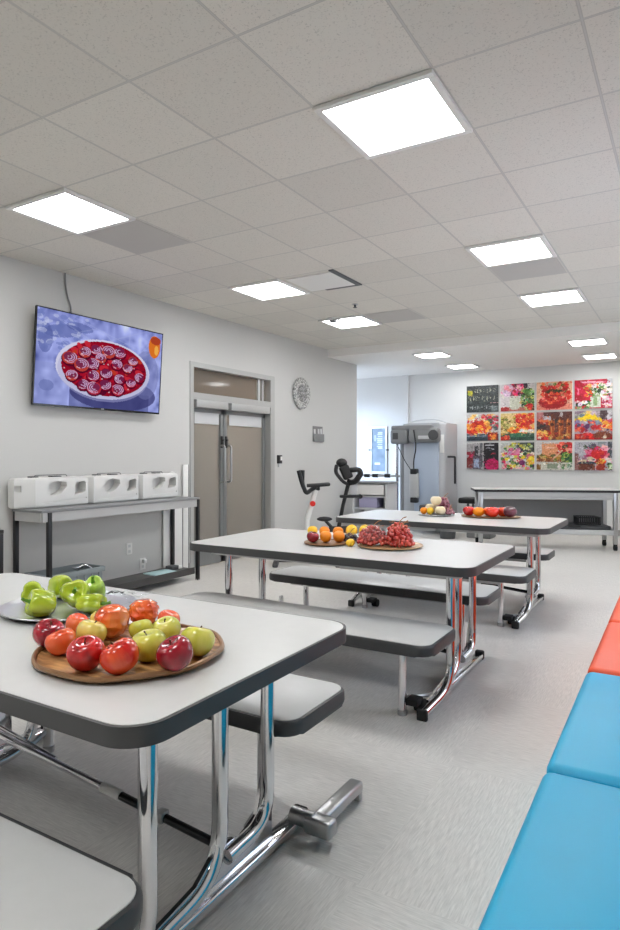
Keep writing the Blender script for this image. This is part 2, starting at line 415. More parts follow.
# ------------------------------------------------------------------ ceiling fittings
def light_panel(x, y, z, label, low=False):
    t = thing('ceiling_light', label, 'ceiling light', (x, y, z), group='square ceiling lights')
    b = B()
    for lo, hi in (((-.305, -.305, -.02), (.305, -.27, 0)), ((-.305, .27, -.02), (.305, .305, 0)), ((-.305, -.27, -.02), (-.27, .27, 0)), ((.27, -.27, -.02), (.305, .27, 0))): add_box(b, lo, hi, .003)
    obj('light_frame', b, M['white_plastic'], t, smooth=0)
    if low: t.scale = (.8, .8, 1)
    b = B(); add_box(b, (-.272, -.272, -.012), (.272, .272, -.002)); obj('diffuser', b, M['panel_low' if low else 'panel_light'], t, smooth=0)
gx = lambda a: (a + .5 - 3.5977) * .61
gy = lambda j: (j + .5 + 3.4055) * .61
light_panel(gx(1), gy(1), CH, 'largest bright square light, nearest, above the front table')
light_panel(gx(-3), gy(1), CH, 'bright square ceiling light above and left of the television')
light_panel(gx(1), gy(5), CH, 'square ceiling light between the front right light and the far right tiled light')
light_panel(gx(-3), gy(5), CH, 'square ceiling light above the glass double doors beside the slot vent')
light_panel(gx(1), gy(8), CH, 'farthest right light in the tiled ceiling, just before the smooth ceiling')
light_panel(gx(-3), gy(8), CH, 'farthest left light in the tiled ceiling, near the wall clock corner')
for a in (1, -3):
    light_panel(gx(a), gy(-3), CH, 'square ceiling light behind the camera'); light_panel(gx(a), gy(-6), CH, 'square ceiling light behind the camera')
light_panel(-3.49, 9.62, ZL, 'near left light in the smooth low ceiling, left of the pictures', True)
light_panel(-3.47, 11.1, ZL, 'far left light in the smooth low ceiling, close to the back wall', True)
light_panel(-1.23, 9.62, ZL, 'near right light in the smooth low ceiling, above the pictures', True)
light_panel(-1.24, 11.1, ZL, 'far right light in the smooth low ceiling, close to the back wall', True)
for a, j, lb in ((-3, 2, 'dull grey ceiling tile just behind the left front light'), (1, 6, 'dull grey ceiling tile behind the right middle light'), (-2, 8, 'dull grey ceiling tile right of the far left light')):
    b = B(); add_box(b, (-.29, -.29, -.006), (.29, .29, 0), .002)
    obj('return_air_tile', b, mat('perforated_tile', (190, 187, 183), .8, bump=.3, bscale=300), label=lb, cat='ceiling tile', group='grey ceiling tiles', loc=(gx(a), gy(j), CH), smooth=0)
t = thing('air_vent', 'white ceiling air vent with dark slots beside the left middle light', 'air vent', (gx(-2), gy(5), CH))
b = B(); add_box(b, (-.25, -.25, -.012), (.25, .25, -.002), .003); obj('vent_plate', b, M['white_plastic'], t, smooth=0)
b = B(); add_box(b, (.25, -.3, -.01), (.3, .3, 0)); add_box(b, (-.1, .25, -.01), (.25, .3, 0)); obj('vent_slot', b, M['dark_grey'], t, smooth=0)
t = thing('smoke_detector', 'small round grey detector on the ceiling before the far left light', 'smoke detector', (-3.83, 7.0, CH))
b = B(); add_lathe(b, [(.09, 0), (.09, -.012), (.06, -.02), (0, -.022)], seg=24); obj('detector_base', b, M['pale_grey'], t)
b = B(); add_lathe(b, [(.05, -.018), (.045, -.045), (0, -.05)], seg=20); obj('detector_head', b, M['mid_grey'], t)
t = thing('sprinkler_head', 'tiny dark sprinkler head in the ceiling right of the left middle light', 'sprinkler', (-3.25, 6.45, CH))
b = B(); add_lathe(b, [(.035, 0), (.035, -.006), (0, -.008)], seg=16); obj('escutcheon', b, M['steel'], t)
b = B(); add_lathe(b, [(.012, -.004), (.01, -.035), (.026, -.038), (0, -.042)], seg=14); obj('nozzle', b, M['dark_grey'], t)

# ------------------------------------------------------------------ painted pictures (canvas prints and the TV image)
class Paint:
    def __init__(s, w, h, base):
        s.w, s.h = w, h; s.y, s.x = np.mgrid[0:h, 0:w]; s.u = (s.x + .5) / w; s.v = (s.y + .5) / h
        s.a = np.ones((h, w, 3)) * np.array(base, float); s.rng = np.random.default_rng(3)
    def put(s, mask, c, k=1.): s.a[mask] = s.a[mask] * (1 - k) + np.array(c, float) * k
    def rect(s, u0, v0, u1, v1, c, k=1.): s.put((s.u >= u0) & (s.u <= u1) & (s.v >= v0) & (s.v <= v1), c, k)
    def ell(s, cu, cv, ru, rv, c, k=1., ang=0.):
        ca, sa = math.cos(ang), math.sin(ang); du, dv = s.u - cu, s.v - cv
        s.put(((du * ca + dv * sa) / ru) ** 2 + ((-du * sa + dv * ca) / rv) ** 2 <= 1, c, k)
    def line(s, p, q, wd, c, k=1.):
        px, py = p; dx, dy = q[0] - px, q[1] - py; L = dx * dx + dy * dy + 1e-9
        t = np.clip(((s.u - px) * dx + (s.v - py) * dy) / L, 0, 1)
        s.put((s.u - px - t * dx) ** 2 + (s.v - py - t * dy) ** 2 <= wd * wd, c, k)
    def scatter(s, n, box, rad, cols, seed=1, k=1.):
        g = np.random.default_rng(seed)
        for _ in range(n):
            r = g.uniform(*rad); c = cols[g.integers(len(cols))]
            s.ell(g.uniform(box[0], box[2]), g.uniform(box[1], box[3]), r, r * g.uniform(.8, 1.4), np.array(c) + g.normal(0, 10, 3), k, g.uniform(0, 3))
    def flecks(s, n, seed):
        g = np.random.default_rng(seed + 50)
        for _ in range(n):
            u, v = g.uniform(0, 1, 2); x = int(np.clip(u + g.normal(0, .05), 0, .999) * s.w); y = int(np.clip(v + g.normal(0, .05), 0, .999) * s.h)
            r = g.uniform(.008, .022); s.ell(u, v, r, r * g.uniform(.7, 2.), s.a[y, x] + g.normal(0, 24), .65, g.uniform(0, 3))
    def mottle(s, amt, cell=6, seed=1):
        g = np.random.default_rng(seed); f = g.normal(0, 1, (s.h // cell + 2, s.w // cell + 2))
        yy, xx = s.y / cell, s.x / cell; y0, x0 = yy.astype(int), xx.astype(int); fy, fx = (yy - y0), (xx - x0)
        q = f[y0, x0] * (1 - fy) * (1 - fx) + f[y0 + 1, x0] * fy * (1 - fx) + f[y0, x0 + 1] * (1 - fy) * fx + f[y0 + 1, x0 + 1] * fy * fx
        s.a += (q * amt)[..., None]

def color_mat(name, em=0.):
    m, n, l, p = new_mat(name)
    at = n.new('ShaderNodeAttribute'); at.attribute_name = 'print'
    if em:
        n.remove(p); e = n.new('ShaderNodeEmission'); e.inputs['Strength'].default_value = em
        l.new(at.outputs['Color'], e.inputs['Color']); l.new(e.outputs[0], n['Material Output'].inputs[0])
    else:
        l.new(at.outputs['Color'], p.inputs['Base Color']); p.inputs['Roughness'].default_value = .45
    return m
PRINT = color_mat('printed_canvas'); SCREEN = color_mat('lit_screen', .6)

def picture_mesh(name, P, w, h, frame, m, parent):
    """flat printed sheet: a grid in the plane given by frame(u,v) with one colour per cell"""
    W, Hh = P.w, P.h
    uv = [(i / W, j / Hh) for j in range(Hh + 1) for i in range(W + 1)]
    vs = [frame(u, v) for u, v in uv]
    fs = [(j * (W + 1) + i, (j + 1) * (W + 1) + i, (j + 1) * (W + 1) + i + 1, j * (W + 1) + i + 1) for j in range(Hh) for i in range(W)]
    me = bpy.data.meshes.new(name); me.from_pydata(vs, [], fs); me.materials.append(m)
    ca = me.color_attributes.new('print', 'FLOAT_COLOR', 'CORNER')
    c = np.clip(P.a, 0, 255) / 255.; c = np.where(c <= .04045, c / 12.92, ((c + .055) / 1.055) ** 2.4)
    buf = np.ones((W * Hh, 4, 4), np.float32); buf[:, :, :3] = c.reshape(-1, 1, 3)
    ca.data.foreach_set('color', buf.ravel())
    o = bpy.data.objects.new(name, me); COL.objects.link(o); o.parent = parent; return o

RED = [(206, 36, 36), (226, 66, 48), (176, 20, 34), (238, 110, 84)]
PINK = [(222, 60, 110), (236, 120, 150), (196, 30, 80), (246, 190, 200)]
GREEN = [(70, 110, 50), (110, 150, 80), (160, 180, 110), (50, 80, 50)]
ORG = [(236, 110, 40), (246, 160, 60), (220, 70, 40), (250, 200, 110)]
PALE = [(240, 236, 226), (224, 214, 200), (250, 246, 240)]
def art(i):
    P = Paint(66, 54, (120, 120, 118))
    if i == 0:
        P.a[:] = (66, 72, 72); P.mottle(8, 7); g = np.random.default_rng(5)
        for r, (v, hh) in enumerate(((.2, .16), (.5, .2), (.82, .14))):   # chalk handwriting
            u = .1
            while u < .9:
                wl = g.uniform(.04, .09); c = (222, 220, 190) if r < 2 else (206, 210, 206)
                for _ in range(3): P.line((u + g.uniform(0, wl), v + g.uniform(-hh / 2, hh / 2)), (u + g.uniform(0, wl), v + g.uniform(-hh / 2, hh / 2)), .009, c, .55)
                u += wl + .03
        P.scatter(6, (.05, .1, .2, .4), (.02, .05), [(190, 170, 60)], 3); P.line((.75, .66), (.99, .66), .012, (200, 160, 160)); P.rect(.78, .78, .99, .96, (150, 160, 160), .6)
    elif i == 1:
        P.a[:] = (214, 206, 206); P.rect(.0, .85, 1, 1, (190, 120, 110)); P.rect(.28, 0, .8, .45, (60, 52, 62)); P.scatter(30, (.3, .02, .7, .4), (.03, .08), PINK + [(50, 40, 50)], 2)
        P.scatter(14, (.02, .1, .28, .45), (.04, .1), [(236, 150, 170), (220, 190, 200)], 4); P.scatter(60, (.62, .2, .98, .95), (.03, .08), GREEN + [(190, 190, 120)], 6)
        P.ell(.42, .5, .15, .05, (216, 214, 200)); P.rect(.28, .5, .56, .9, (206, 208, 190)); P.ell(.42, .9, .12, .05, (196, 198, 180)); P.scatter(12, (.75, .75, .98, .95), (.03, .06), RED, 8); P.ell(.12, .92, .14, .09, (176, 60, 60))
    elif i == 2:
        P.a[:] = (236, 190, 160); P.rect(0, .8, 1, 1, (232, 150, 130)); P.scatter(90, (.15, .06, .85, .5), (.03, .08), RED + [(200, 190, 150), (110, 110, 60)], 3)
        P.ell(.5, .35, .28, .07, (70, 70, 30)); P.scatter(30, (.2, .4, .95, .6), (.03, .07), RED + [(170, 120, 90)], 9); P.ell(.46, .72, .4, .25, (170, 24, 34)); P.ell(.46, .64, .36, .14, (206, 44, 44)); P.scatter(50, (.16, .56, .76, .8), (.02, .05), RED + [(240, 150, 130)], 5)
    elif i == 3:
        P.a[:] = (204, 24, 70); P.mottle(14, 6, 2); P.scatter(40, (.3, .2, .7, .6), (.03, .08), RED + ORG + GREEN, 3); P.rect(.86, 0, 1, .5, (200, 200, 204)); P.scatter(70, (.5, .2, .98, .6), (.03, .07), PALE + GREEN + PALE, 5)
        P.scatter(30, (.0, .75, .4, 1), (.03, .07), PALE + GREEN, 7); P.rect(.42, .6, .7, .97, (214, 220, 206)); P.rect(.5, .62, .6, .9, (110, 150, 80), .6); P.ell(.84, .78, .12, .2, (214, 206, 210)); P.scatter(16, (.74, .6, .98, .95), (.02, .05), PINK + PALE, 6)
        P.line((.2, .08), (.75, .1), .03, (250, 220, 226), .8); P.line((.1, .3), (.1, .5), .025, (250, 200, 210), .7)
    elif i == 4:
        P.a[:] = (206, 200, 198); P.rect(0, .75, 1, 1, (70, 84, 96)); P.scatter(40, (.0, .02, .95, .35), (.03, .08), [(210, 60, 90), (240, 200, 130), (236, 230, 220)], 2); P.scatter(40, (.62, .1, .98, .6), (.03, .08), [(120, 124, 124), (90, 96, 90), (214, 70, 100)], 7)
        P.scatter(80, (.03, .3, .66, .72), (.04, .09), RED + ORG, 4); P.line((.02, .82), (.6, .82), .02, (150, 170, 180)); P.line((.05, .92), (.55, .94), .012, (40, 50, 60)); P.rect(.66, .68, .97, .98, (150, 44, 30)); P.scatter(12, (.7, .75, .95, .95), (.03, .06), ORG, 8)
    elif i == 5:
        P.a[:] = (232, 206, 150); P.rect(0, .75, 1, 1, (70, 100, 84)); P.scatter(70, (.0, .15, .55, .85), (.02, .06), [(150, 140, 70), (200, 180, 110), (120, 110, 50)], 3); P.scatter(90, (.5, .08, .98, .62), (.03, .08), RED + ORG, 5)
        P.scatter(30, (.2, .55, .75, .72), (.03, .07), ORG, 2); P.scatter(14, (.55, .62, .95, .68), (.02, .05), PALE, 6); P.ell(.5, .82, .26, .1, (70, 124, 96)); P.line((.2, .9), (.95, .9), .02, (40, 60, 56)); P.scatter(8, (.0, .88, .2, .98), (.05, .09), RED, 4)
    elif i == 6:
        P.a[:] = (110, 70, 66); P.ell(.3, .28, .2, .14, (196, 190, 196)); P.rect(.0, 0, .2, .3, (190, 130, 130)); P.line((.0, .58), (.62, .28), .05, (70, 66, 66)); P.scatter(14, (.0, .3, .4, .45), (.03, .06), [(200, 80, 50), (230, 130, 70)], 3)
        for u in (.45, .68, .9): P.rect(u - .07, .3, u + .07, .95, (176, 96, 50)); P.rect(u - .04, .08, u + .03, .32, (120, 70, 50)); P.line((u - .03, .3), (u - .03, .9), .016, (222, 150, 90)); P.ell(u, .45, .05, .06, (90, 50, 30))
        P.scatter(30, (.02, .7, .35, .98), (.04, .09), ORG + RED, 7); P.ell(.7, .1, .05, .08, (206, 200, 200)); P.ell(.08, .92, .05, .05, (240, 220, 200)); P.scatter(20, (.3, .75, .95, .98), (.03, .06), [(200, 120, 70), (140, 60, 40), (220, 160, 110)], 9)
    elif i == 7:
        P.a[:] = (176, 160, 168); P.scatter(26, (.02, .05, .5, .4), (.05, .1), [(214, 200, 210), (150, 140, 150), (236, 220, 130)], 3); P.rect(.68, 0, .86, .4, (90, 70, 74)); P.rect(.86, 0, 1, .5, (200, 196, 200))
        P.line((.05, .3), (.4, .22), .05, (244, 214, 60)); P.line((.35, .2), (.66, .34), .09, (250, 216, 20)); P.ell(.62, .36, .1, .14, (246, 206, 10)); P.scatter(70, (.02, .38, .98, .7), (.03, .08), RED + [(110, 70, 120), (140, 140, 170), (210, 90, 130)], 5); P.scatter(24, (.75, .4, .98, .62), (.03, .06), ORG, 6)
        P.rect(0, .8, 1, 1, (166, 40, 36)); P.ell(.74, .85, .22, .13, (136, 72, 40)); P.scatter(14, (.0, .8, .5, .98), (.04, .08), RED, 2); P.ell(.8, .92, .05, .05, (236, 224, 200))
    elif i == 8:
        P.a[:] = (176, 172, 172); P.rect(.42, 0, .5, .9, (110, 110, 114)); P.rect(.55, 0, 1, 1, (46, 44, 48)); P.line((.6, .1), (.85, .1), .02, (200, 200, 204)); P.line((.62, .2), (.85, .24), .015, (190, 190, 196)); P.scatter(10, (.0, .4, .3, .6), (.04, .09), [(214, 70, 100), (150, 60, 70)], 3)
        P.rect(.0, .55, .2, .95, (140, 70, 70)); P.rect(.2, .48, .44, .98, (110, 100, 110)); P.rect(.26, .12, .36, .5, (70, 70, 74)); P.rect(.22, .6, .4, .92, (176, 190, 214)); P.ell(.8, .82, .22, .22, (206, 44, 110)); P.line((.65, .84), (.95, .78), .02, (150, 20, 70)); P.line((.68, .72), (.92, .9), .015, (150, 20, 70)); P.scatter(4, (.7, .35, .9, .45), (.02, .03), [(220, 70, 90)], 2)
    elif i == 9:
        P.a[:] = (200, 200, 196); P.rect(.5, 0, 1, .6, (74, 80, 76)); P.scatter(50, (.1, .1, .95, .6), (.02, .06), [(90, 110, 80), (170, 180, 150), (60, 70, 60), (206, 206, 160)], 3); P.scatter(10, (.25, .02, .85, .2), (.03, .06), [(206, 200, 80)], 8)
        P.scatter(100, (.05, .4, .98, .98), (.03, .07), GREEN + PINK + [(232, 206, 70), (240, 236, 220), (120, 60, 120)], 5); P.ell(.64, .74, .09, .1, (130, 50, 110)); P.scatter(14, (.25, .25, .55, .45), (.04, .07), [(236, 150, 180), (226, 100, 150)], 6); P.scatter(12, (.78, .55, .98, .8), (.04, .08), [(240, 220, 70), (250, 190, 60)], 4)
    elif i == 10:
        P.a[:] = (206, 200, 196); P.rect(.15, .06, .6, .5, (226, 160, 120)); P.line((.25, .2), (.5, .2), .015, (240, 200, 176)); P.scatter(40, (.62, .05, .98, .45), (.04, .08), RED + [(70, 90, 60), (240, 150, 140)], 3); P.scatter(30, (.7, .4, .98, .75), (.04, .08), GREEN, 6)
        P.rect(.0, .5, .7, .7, (150, 90, 50)); P.scatter(26, (.02, .45, .65, .65), (.03, .06), [(190, 120, 60), (120, 120, 60), (220, 170, 110)], 7); P.line((.45, .62), (.72, .3), .025, (222, 176, 150)); P.rect(.1, .72, .98, .98, (214, 212, 200)); P.rect(.3, .76, .6, .95, (150, 160, 140)); P.rect(.0, .8, .12, .98, (150, 110, 60)); P.scatter(10, (.6, .78, .95, .95), (.03, .05), [(110, 140, 110), (230, 226, 216)], 5)
    else:
        P.a[:] = (186, 184, 192); P.rect(.62, .0, .82, .6, (150, 156, 160)); P.rect(.88, 0, .98, .98, (90, 96, 100)); P.scatter(12, (.2, .08, .6, .3), (.03, .06), [(90, 100, 96), (120, 130, 120)], 2); P.scatter(60, (.35, .2, .82, .7), (.05, .09), RED + PINK, 4); P.ell(.34, .58, .13, .13, (190, 30, 100)); P.ell(.56, .42, .12, .16, (222, 50, 50))
        P.scatter(12, (.1, .55, .5, .72), (.04, .07), [(226, 200, 180), (170, 110, 150)], 5); P.ell(.32, .74, .26, .06, (60, 80, 96)); P.rect(.08, .76, .55, .98, (126, 74, 56)); P.rect(.58, .62, .8, .98, (170, 66, 44)); P.scatter(10, (.58, .6, .82, .75), (.03, .05), ORG, 9); P.scatter(14, (.84, .6, .98, .95), (.03, .06), GREEN + PALE, 3); P.rect(0, .4, .1, .98, (150, 110, 106))
    P.flecks(420, i); P.mottle(8, 2, i + 20); P.a = (P.a - 120) * 1.06 + 98
    return P
PLAB = ['chalkboard print with pale handwriting, top left of the picture wall', 'print of a pale jug among pink blooms, second in the top row',
        'print of red berries heaped in a red bowl, third in the top row', 'magenta print with white flowers in a pot, top right of the picture wall',
        'print of orange and red fruit in a blue bowl, first in the middle row', 'print of red berries beside dry golden stems, second in the middle row',
        'print of brown bottles in a row, third in the middle row', 'print with a bright yellow shape over fruit, last in the middle row',
        'print of a bottle beside a dark panel, bottom left of picture wall', 'print of a wild meadow flower bunch, second in the bottom row',
        'print of a peach card with red blooms and crate, third in the bottom row', 'print of pink and red flowers in a brown pot, bottom right of the picture wall']
for i in range(12):
    r, c = divmod(i, 4)
    x0 = -3.63 + c * .633; z1 = 2.655 - r * .532; w, h = .6, .5
    t = thing('canvas_print', PLAB[i], 'picture', (x0, YB, z1 - h), group='canvas prints on the back wall')
    b = B(); add_box(b, (0, -.035, 0), (w, 0, h), .003); obj('stretched_canvas', b, M['paper'], t, smooth=0)
    picture_mesh('print_face', art(i), w, h, lambda u, v: (.002 + u * (w - .004), -.0362, h - .002 - v * (h - .004)), PRINT, t)

# ------------------------------------------------------------------ television
P = Paint(248, 140, (150, 160, 226))
P.mottle(22, 18, 3); P.mottle(14, 7, 4)
for q in ((.18, .2, .14, .07, -.3), (.3, .13, .1, .05, .1), (.08, .8, .05, .06, 0), (.06, .3, .05, .16, 0)): P.ell(*q[:4], (84, 96, 160), .55, q[4])
g = np.random.default_rng(11)
for _ in range(60): P.ell(g.uniform(0, .36), g.uniform(0, .4), g.uniform(.01, .04), g.uniform(.01, .03), (110, 124, 190) if g.random() < .5 else (206, 212, 244), .5, g.uniform(0, 3))
for _ in range(40): P.line((g.uniform(.1, 1), g.uniform(0, .9)), (g.uniform(.1, 1), g.uniform(0, .9)), .004, (196, 204, 240), .25)
P.rect(0, .56, .23, 1, (150, 160, 214), .35); P.rect(.24, .8, .9, 1, (70, 76, 130), .55); P.ell(.6, .82, .36, .2, (56, 56, 110), .7); P.ell(.86, .55, .12, .3, (120, 126, 180), .5)
P.ell(.93, .18, .055, .14, (226, 120, 40)); P.ell(.94, .1, .05, .05, (180, 70, 40)); P.ell(.95, .22, .02, .06, (250, 180, 80))
P.ell(.515, .555, .38, .34, (216, 216, 242)); P.ell(.52, .585, .37, .34, (178, 178, 220), .5); P.ell(.52, .545, .345, .31, (150, 14, 40))
for _ in range(130):
    a, rr = g.uniform(0, 2 * PI), math.sqrt(g.uniform(0, 1)); u, v = .52 + .33 * rr * math.cos(a), .545 + .29 * rr * math.sin(a)
    P.ell(u, v, g.uniform(.012, .035), g.uniform(.015, .045), [(176, 18, 44), (206, 44, 60), (120, 10, 40), (196, 60, 40), (90, 10, 44)][g.integers(5)], .9, g.uniform(0, 3))
spots = []
while len(spots) < 21:                                        # swirled pastry rounds with glossy piping
    a, rr = g.uniform(0, 2 * PI), math.sqrt(g.uniform(0, .9)); u, v = .515 + .315 * rr * math.cos(a), .55 + .265 * rr * math.sin(a)
    if all(((u - p) / .085) ** 2 + ((v - q) / .1) ** 2 > 1 for p, q in spots): spots.append((u, v))
for u, v in sorted(spots, key=lambda p: p[1]):
    k = g.uniform(.8, 1.15); c = [(168, 24, 50), (190, 44, 64), (140, 16, 46), (196, 70, 60)][g.integers(4)]
    P.ell(u, v + .012, .056 * k, .074 * k, (84, 10, 40), .9); P.ell(u, v, .05 * k, .066 * k, c, .95); P.ell(u, v - .012, .04 * k, .045 * k, (112, 40, 84), .8)
    a0 = g.uniform(0, 6)
    for j in range(3):
        q0 = None
        for s_ in np.linspace(a0, a0 + g.uniform(2.5, 4.6), 14):
            q = (u + (.046 - .015 * j) * k * math.cos(s_), v - .008 + (.054 - .017 * j) * k * math.sin(s_))
            if q0: P.line(q0, q, .0042, (212, 176, 216), .8)
            q0 = q
    P.line((u - .03 * k, v + .03), (u - .012 * k, v + .04), .005, (240, 214, 236), .7)
for _ in range(26):
    a, rr = g.uniform(0, 2 * PI), math.sqrt(g.uniform(0, 1)); P.ell(.515 + .33 * rr * math.cos(a), .55 + .28 * rr * math.sin(a), .006, .006, (244, 226, 240), .8)
tv = thing('television', 'large wall mounted television showing red dessert in a white dish', 'television', (XW, 4.335, 1.8))
TL = .868; tb, tt = .085, .145      # how far bottom and top of the screen stand off the wall
def tvp(u, v, off=0.):              # u along the wall, v downwards
    k = 1 - v; return (tb + (tt - tb) * k + off, -.775 + 1.55 * u, TL * k)
ang = math.atan2(tt - tb, TL)
MT = Tr(tb, 0, 0) @ Matrix.Rotation(ang, 4, 'Y')
b = B(); add_box(b, (-.022, -.775, 0), (-.002, .775, TL), .006, M=MT); obj('tv_case', b, M['black'], tv)
b = B()
for lo, hi in (((-.004, -.775, 0), (.003, -.765, TL)), ((-.004, .765, 0), (.003, .775, TL)), ((-.004, -.775, TL - .01), (.003, .775, TL)), ((-.004, -.775, 0), (.003, .775, .018))): add_box(b, lo, hi, M=MT)
obj('bezel', b, M['black_gloss'], tv, smooth=0)
picture_mesh('screen', P, 1.53, .84, lambda u, v: tuple(MT @ Vector((.0005, -.765 + 1.53 * u, TL - .01 - (TL - .028) * v))), SCREEN, tv)
b = B(); add_box(b, (.003, -.018, .006), (.0042, .018, .012), M=MT); obj('maker_badge', b, M['pale_grey'], tv, smooth=0)
b = B(); add_box(b, (0, -.25, .2), (.02, .25, .62)); add_box(b, (.0, -.2, .3), (.07, -.16, .58)); add_box(b, (.0, .16, .3), (.07, .2, .58)); obj('wall_bracket', b, M['black_metal'], tv, smooth=0)
b = B(); add_tube(b, fillet([(XW + .012, 3.96, CH), (XW + .012, 3.965, 2.95), (XW + .014, 3.985, 2.84), (XW + .012, 4.03, 2.75), (XW + .03, 4.0, 2.6), (XW + .03, 4.0, 2.5)], .05), .007, 8)
obj('tv_cable', b, M['mid_grey'], label='thin grey cable hanging from ceiling behind the television', cat='cable')

# ------------------------------------------------------------------ things on the left wall
t = thing('wall_clock', 'round mosaic framed wall clock high right of the doors', 'clock', (XW, 8.17, 2.285))
MW = Matrix.Rotation(PI / 2, 4, 'Y')
b = B(); add_lathe(b, [(.22, 0), (.235, .01), (.235, .03), (.21, .045), (.15, .035), (0, .03)], M=MW, seg=40); obj('clock_rim', b, two_tone('mirror_mosaic', (110, 110, 108), (206, 206, 203), .35, .1, 45, .44, .56), t)
b = B(); add_lathe(b, [(.135, .032), (.13, .042), (0, .042)], M=MW, seg=36); obj('clock_face', b, two_tone('dark_mosaic', (66, 66, 66), (180, 180, 178), .35, .1, 55, .46, .6), t)
b = B(); add_box(b, (.043, -.004, 0), (.046, .004, .09)); add_box(b, (.043, -.004, -.004), (.046, .06, .004)); obj('clock_hands', b, M['pale_grey'], t, smooth=0)
t = thing('leaflet_holder', 'clear acrylic leaflet holder on the wall below the clock', 'leaflet holder', (XW, 8.68, 1.57))
b = B(); add_box(b, (0, -.15, 0), (.006, .15, .24)); add_box(b, (.03, -.15, 0), (.036, .15, .12)); add_box(b, (0, -.15, 0), (.036, .15, .006)); obj('holder', b, glassy('acrylic', (205, 205, 205), .6, .05), t, smooth=0)
b = B()
for y0 in (-.13, -.01, .07): add_box(b, (.012, y0, .008), (.016, y0 + .055, .2), M=Tr(0, 0, 0) @ Rx(4))
obj('leaflets', b, M['pale_grey'], t, smooth=0)
t = thing('card_reader', 'small black card reader on the wall beside the doors', 'card reader', (XW, 7.58, 1.24))
b = B(); add_box(b, (0, -.05, 0), (.03, .05, .12), .006); obj('reader_body', b, M['black'], t)
b = B(); add_box(b, (.03, 0, .045), (.033, .042, .1), .001); obj('reader_panel', b, M['white_plastic'], t, smooth=0)
b = B(); add_box(b, (0, -.03, -.05), (.018, .03, 0), .003); obj('reader_plate', b, M['pale_grey'], t)
def outlet(y, z, lb):
    t = thing('power_outlet', lb, 'outlet', (XW, y, z))
    b = B(); add_box(b, (0, -.04, -.06), (.008, .04, .06), .003); obj('cover_plate', b, M['white_plastic'], t)
    b = B()
    for s in (-.028, .028): add_box(b, (.008, -.016, s - .014), (.0095, .016, s + .014), .001)
    obj('socket', b, M['pale_grey'], t, smooth=0); return t
outlet(4.76, .385, 'white power outlet on the wall under the middle of the cart')
o = outlet(4.95, .2, 'white power outlet with a plug, low down near the cart shelf')
b = B(); add_box(b, (.01, -.02, .012), (.05, .02, .05), .006); obj('plug', b, M['white_plastic'], o)

# ------------------------------------------------------------------ serving cart with three white cases
ct = thing('utility_table', 'long black legged table with grey apron along the left wall', 'table', (-4.8, 4.4, 0))
CX0, CX1, CY0, CY1, CZ = -.2, .2, -1.0, .98, .9
b = B(); add_box(b, (CX0, CY0, CZ - .022), (CX1, CY1, CZ), .004); obj('table_top', b, M['mid_grey'], ct)
b = B(); add_box(b, (CX1 - .03, CY0 + .02, CZ - .1), (CX1 - .012, CY1 - .02, CZ - .022)); add_box(b, (CX0 + .012, CY0 + .02, CZ - .1), (CX0 + .03, CY1 - .02, CZ - .022)); add_box(b, (CX0 + .03, CY0 + .01, CZ - .1), (CX1 - .03, CY0 + .028, CZ - .022)); add_box(b, (CX0 + .03, CY1 - .028, CZ - .1), (CX1 - .03, CY1 - .01, CZ - .022))
obj('apron', b, M['grey_metal'], ct, smooth=0)
for x in (CX0 + .018, CX1 - .018):
    for y in (CY0 + .085 if x > 0 else CY0 + .03, CY1 - .018):
        b = B(); add_box(b, (x - .018, y - .018, 0), (x + .018, y + .018, CZ - .022), .003); lg = obj('leg', b, M['black_metal'], ct)
        b = B(); add_lathe(b, [(.02, 0), (.02, .012), (.012, .015), (.012, .03)], (x, y, 0), 12); obj('foot', b, M['steel'], lg)
b = B(); add_box(b, (CX0 + .04, CY0 + .1, .1), (CX1 - .04, CY1 - .04, .125), .003); add_box(b, (CX1 - .045, CY0 + .1, .07), (CX1 - .037, CY1 - .04, .14)); obj('lower_shelf', b, mat('dark_shelf', (62, 61, 60), .5), ct)

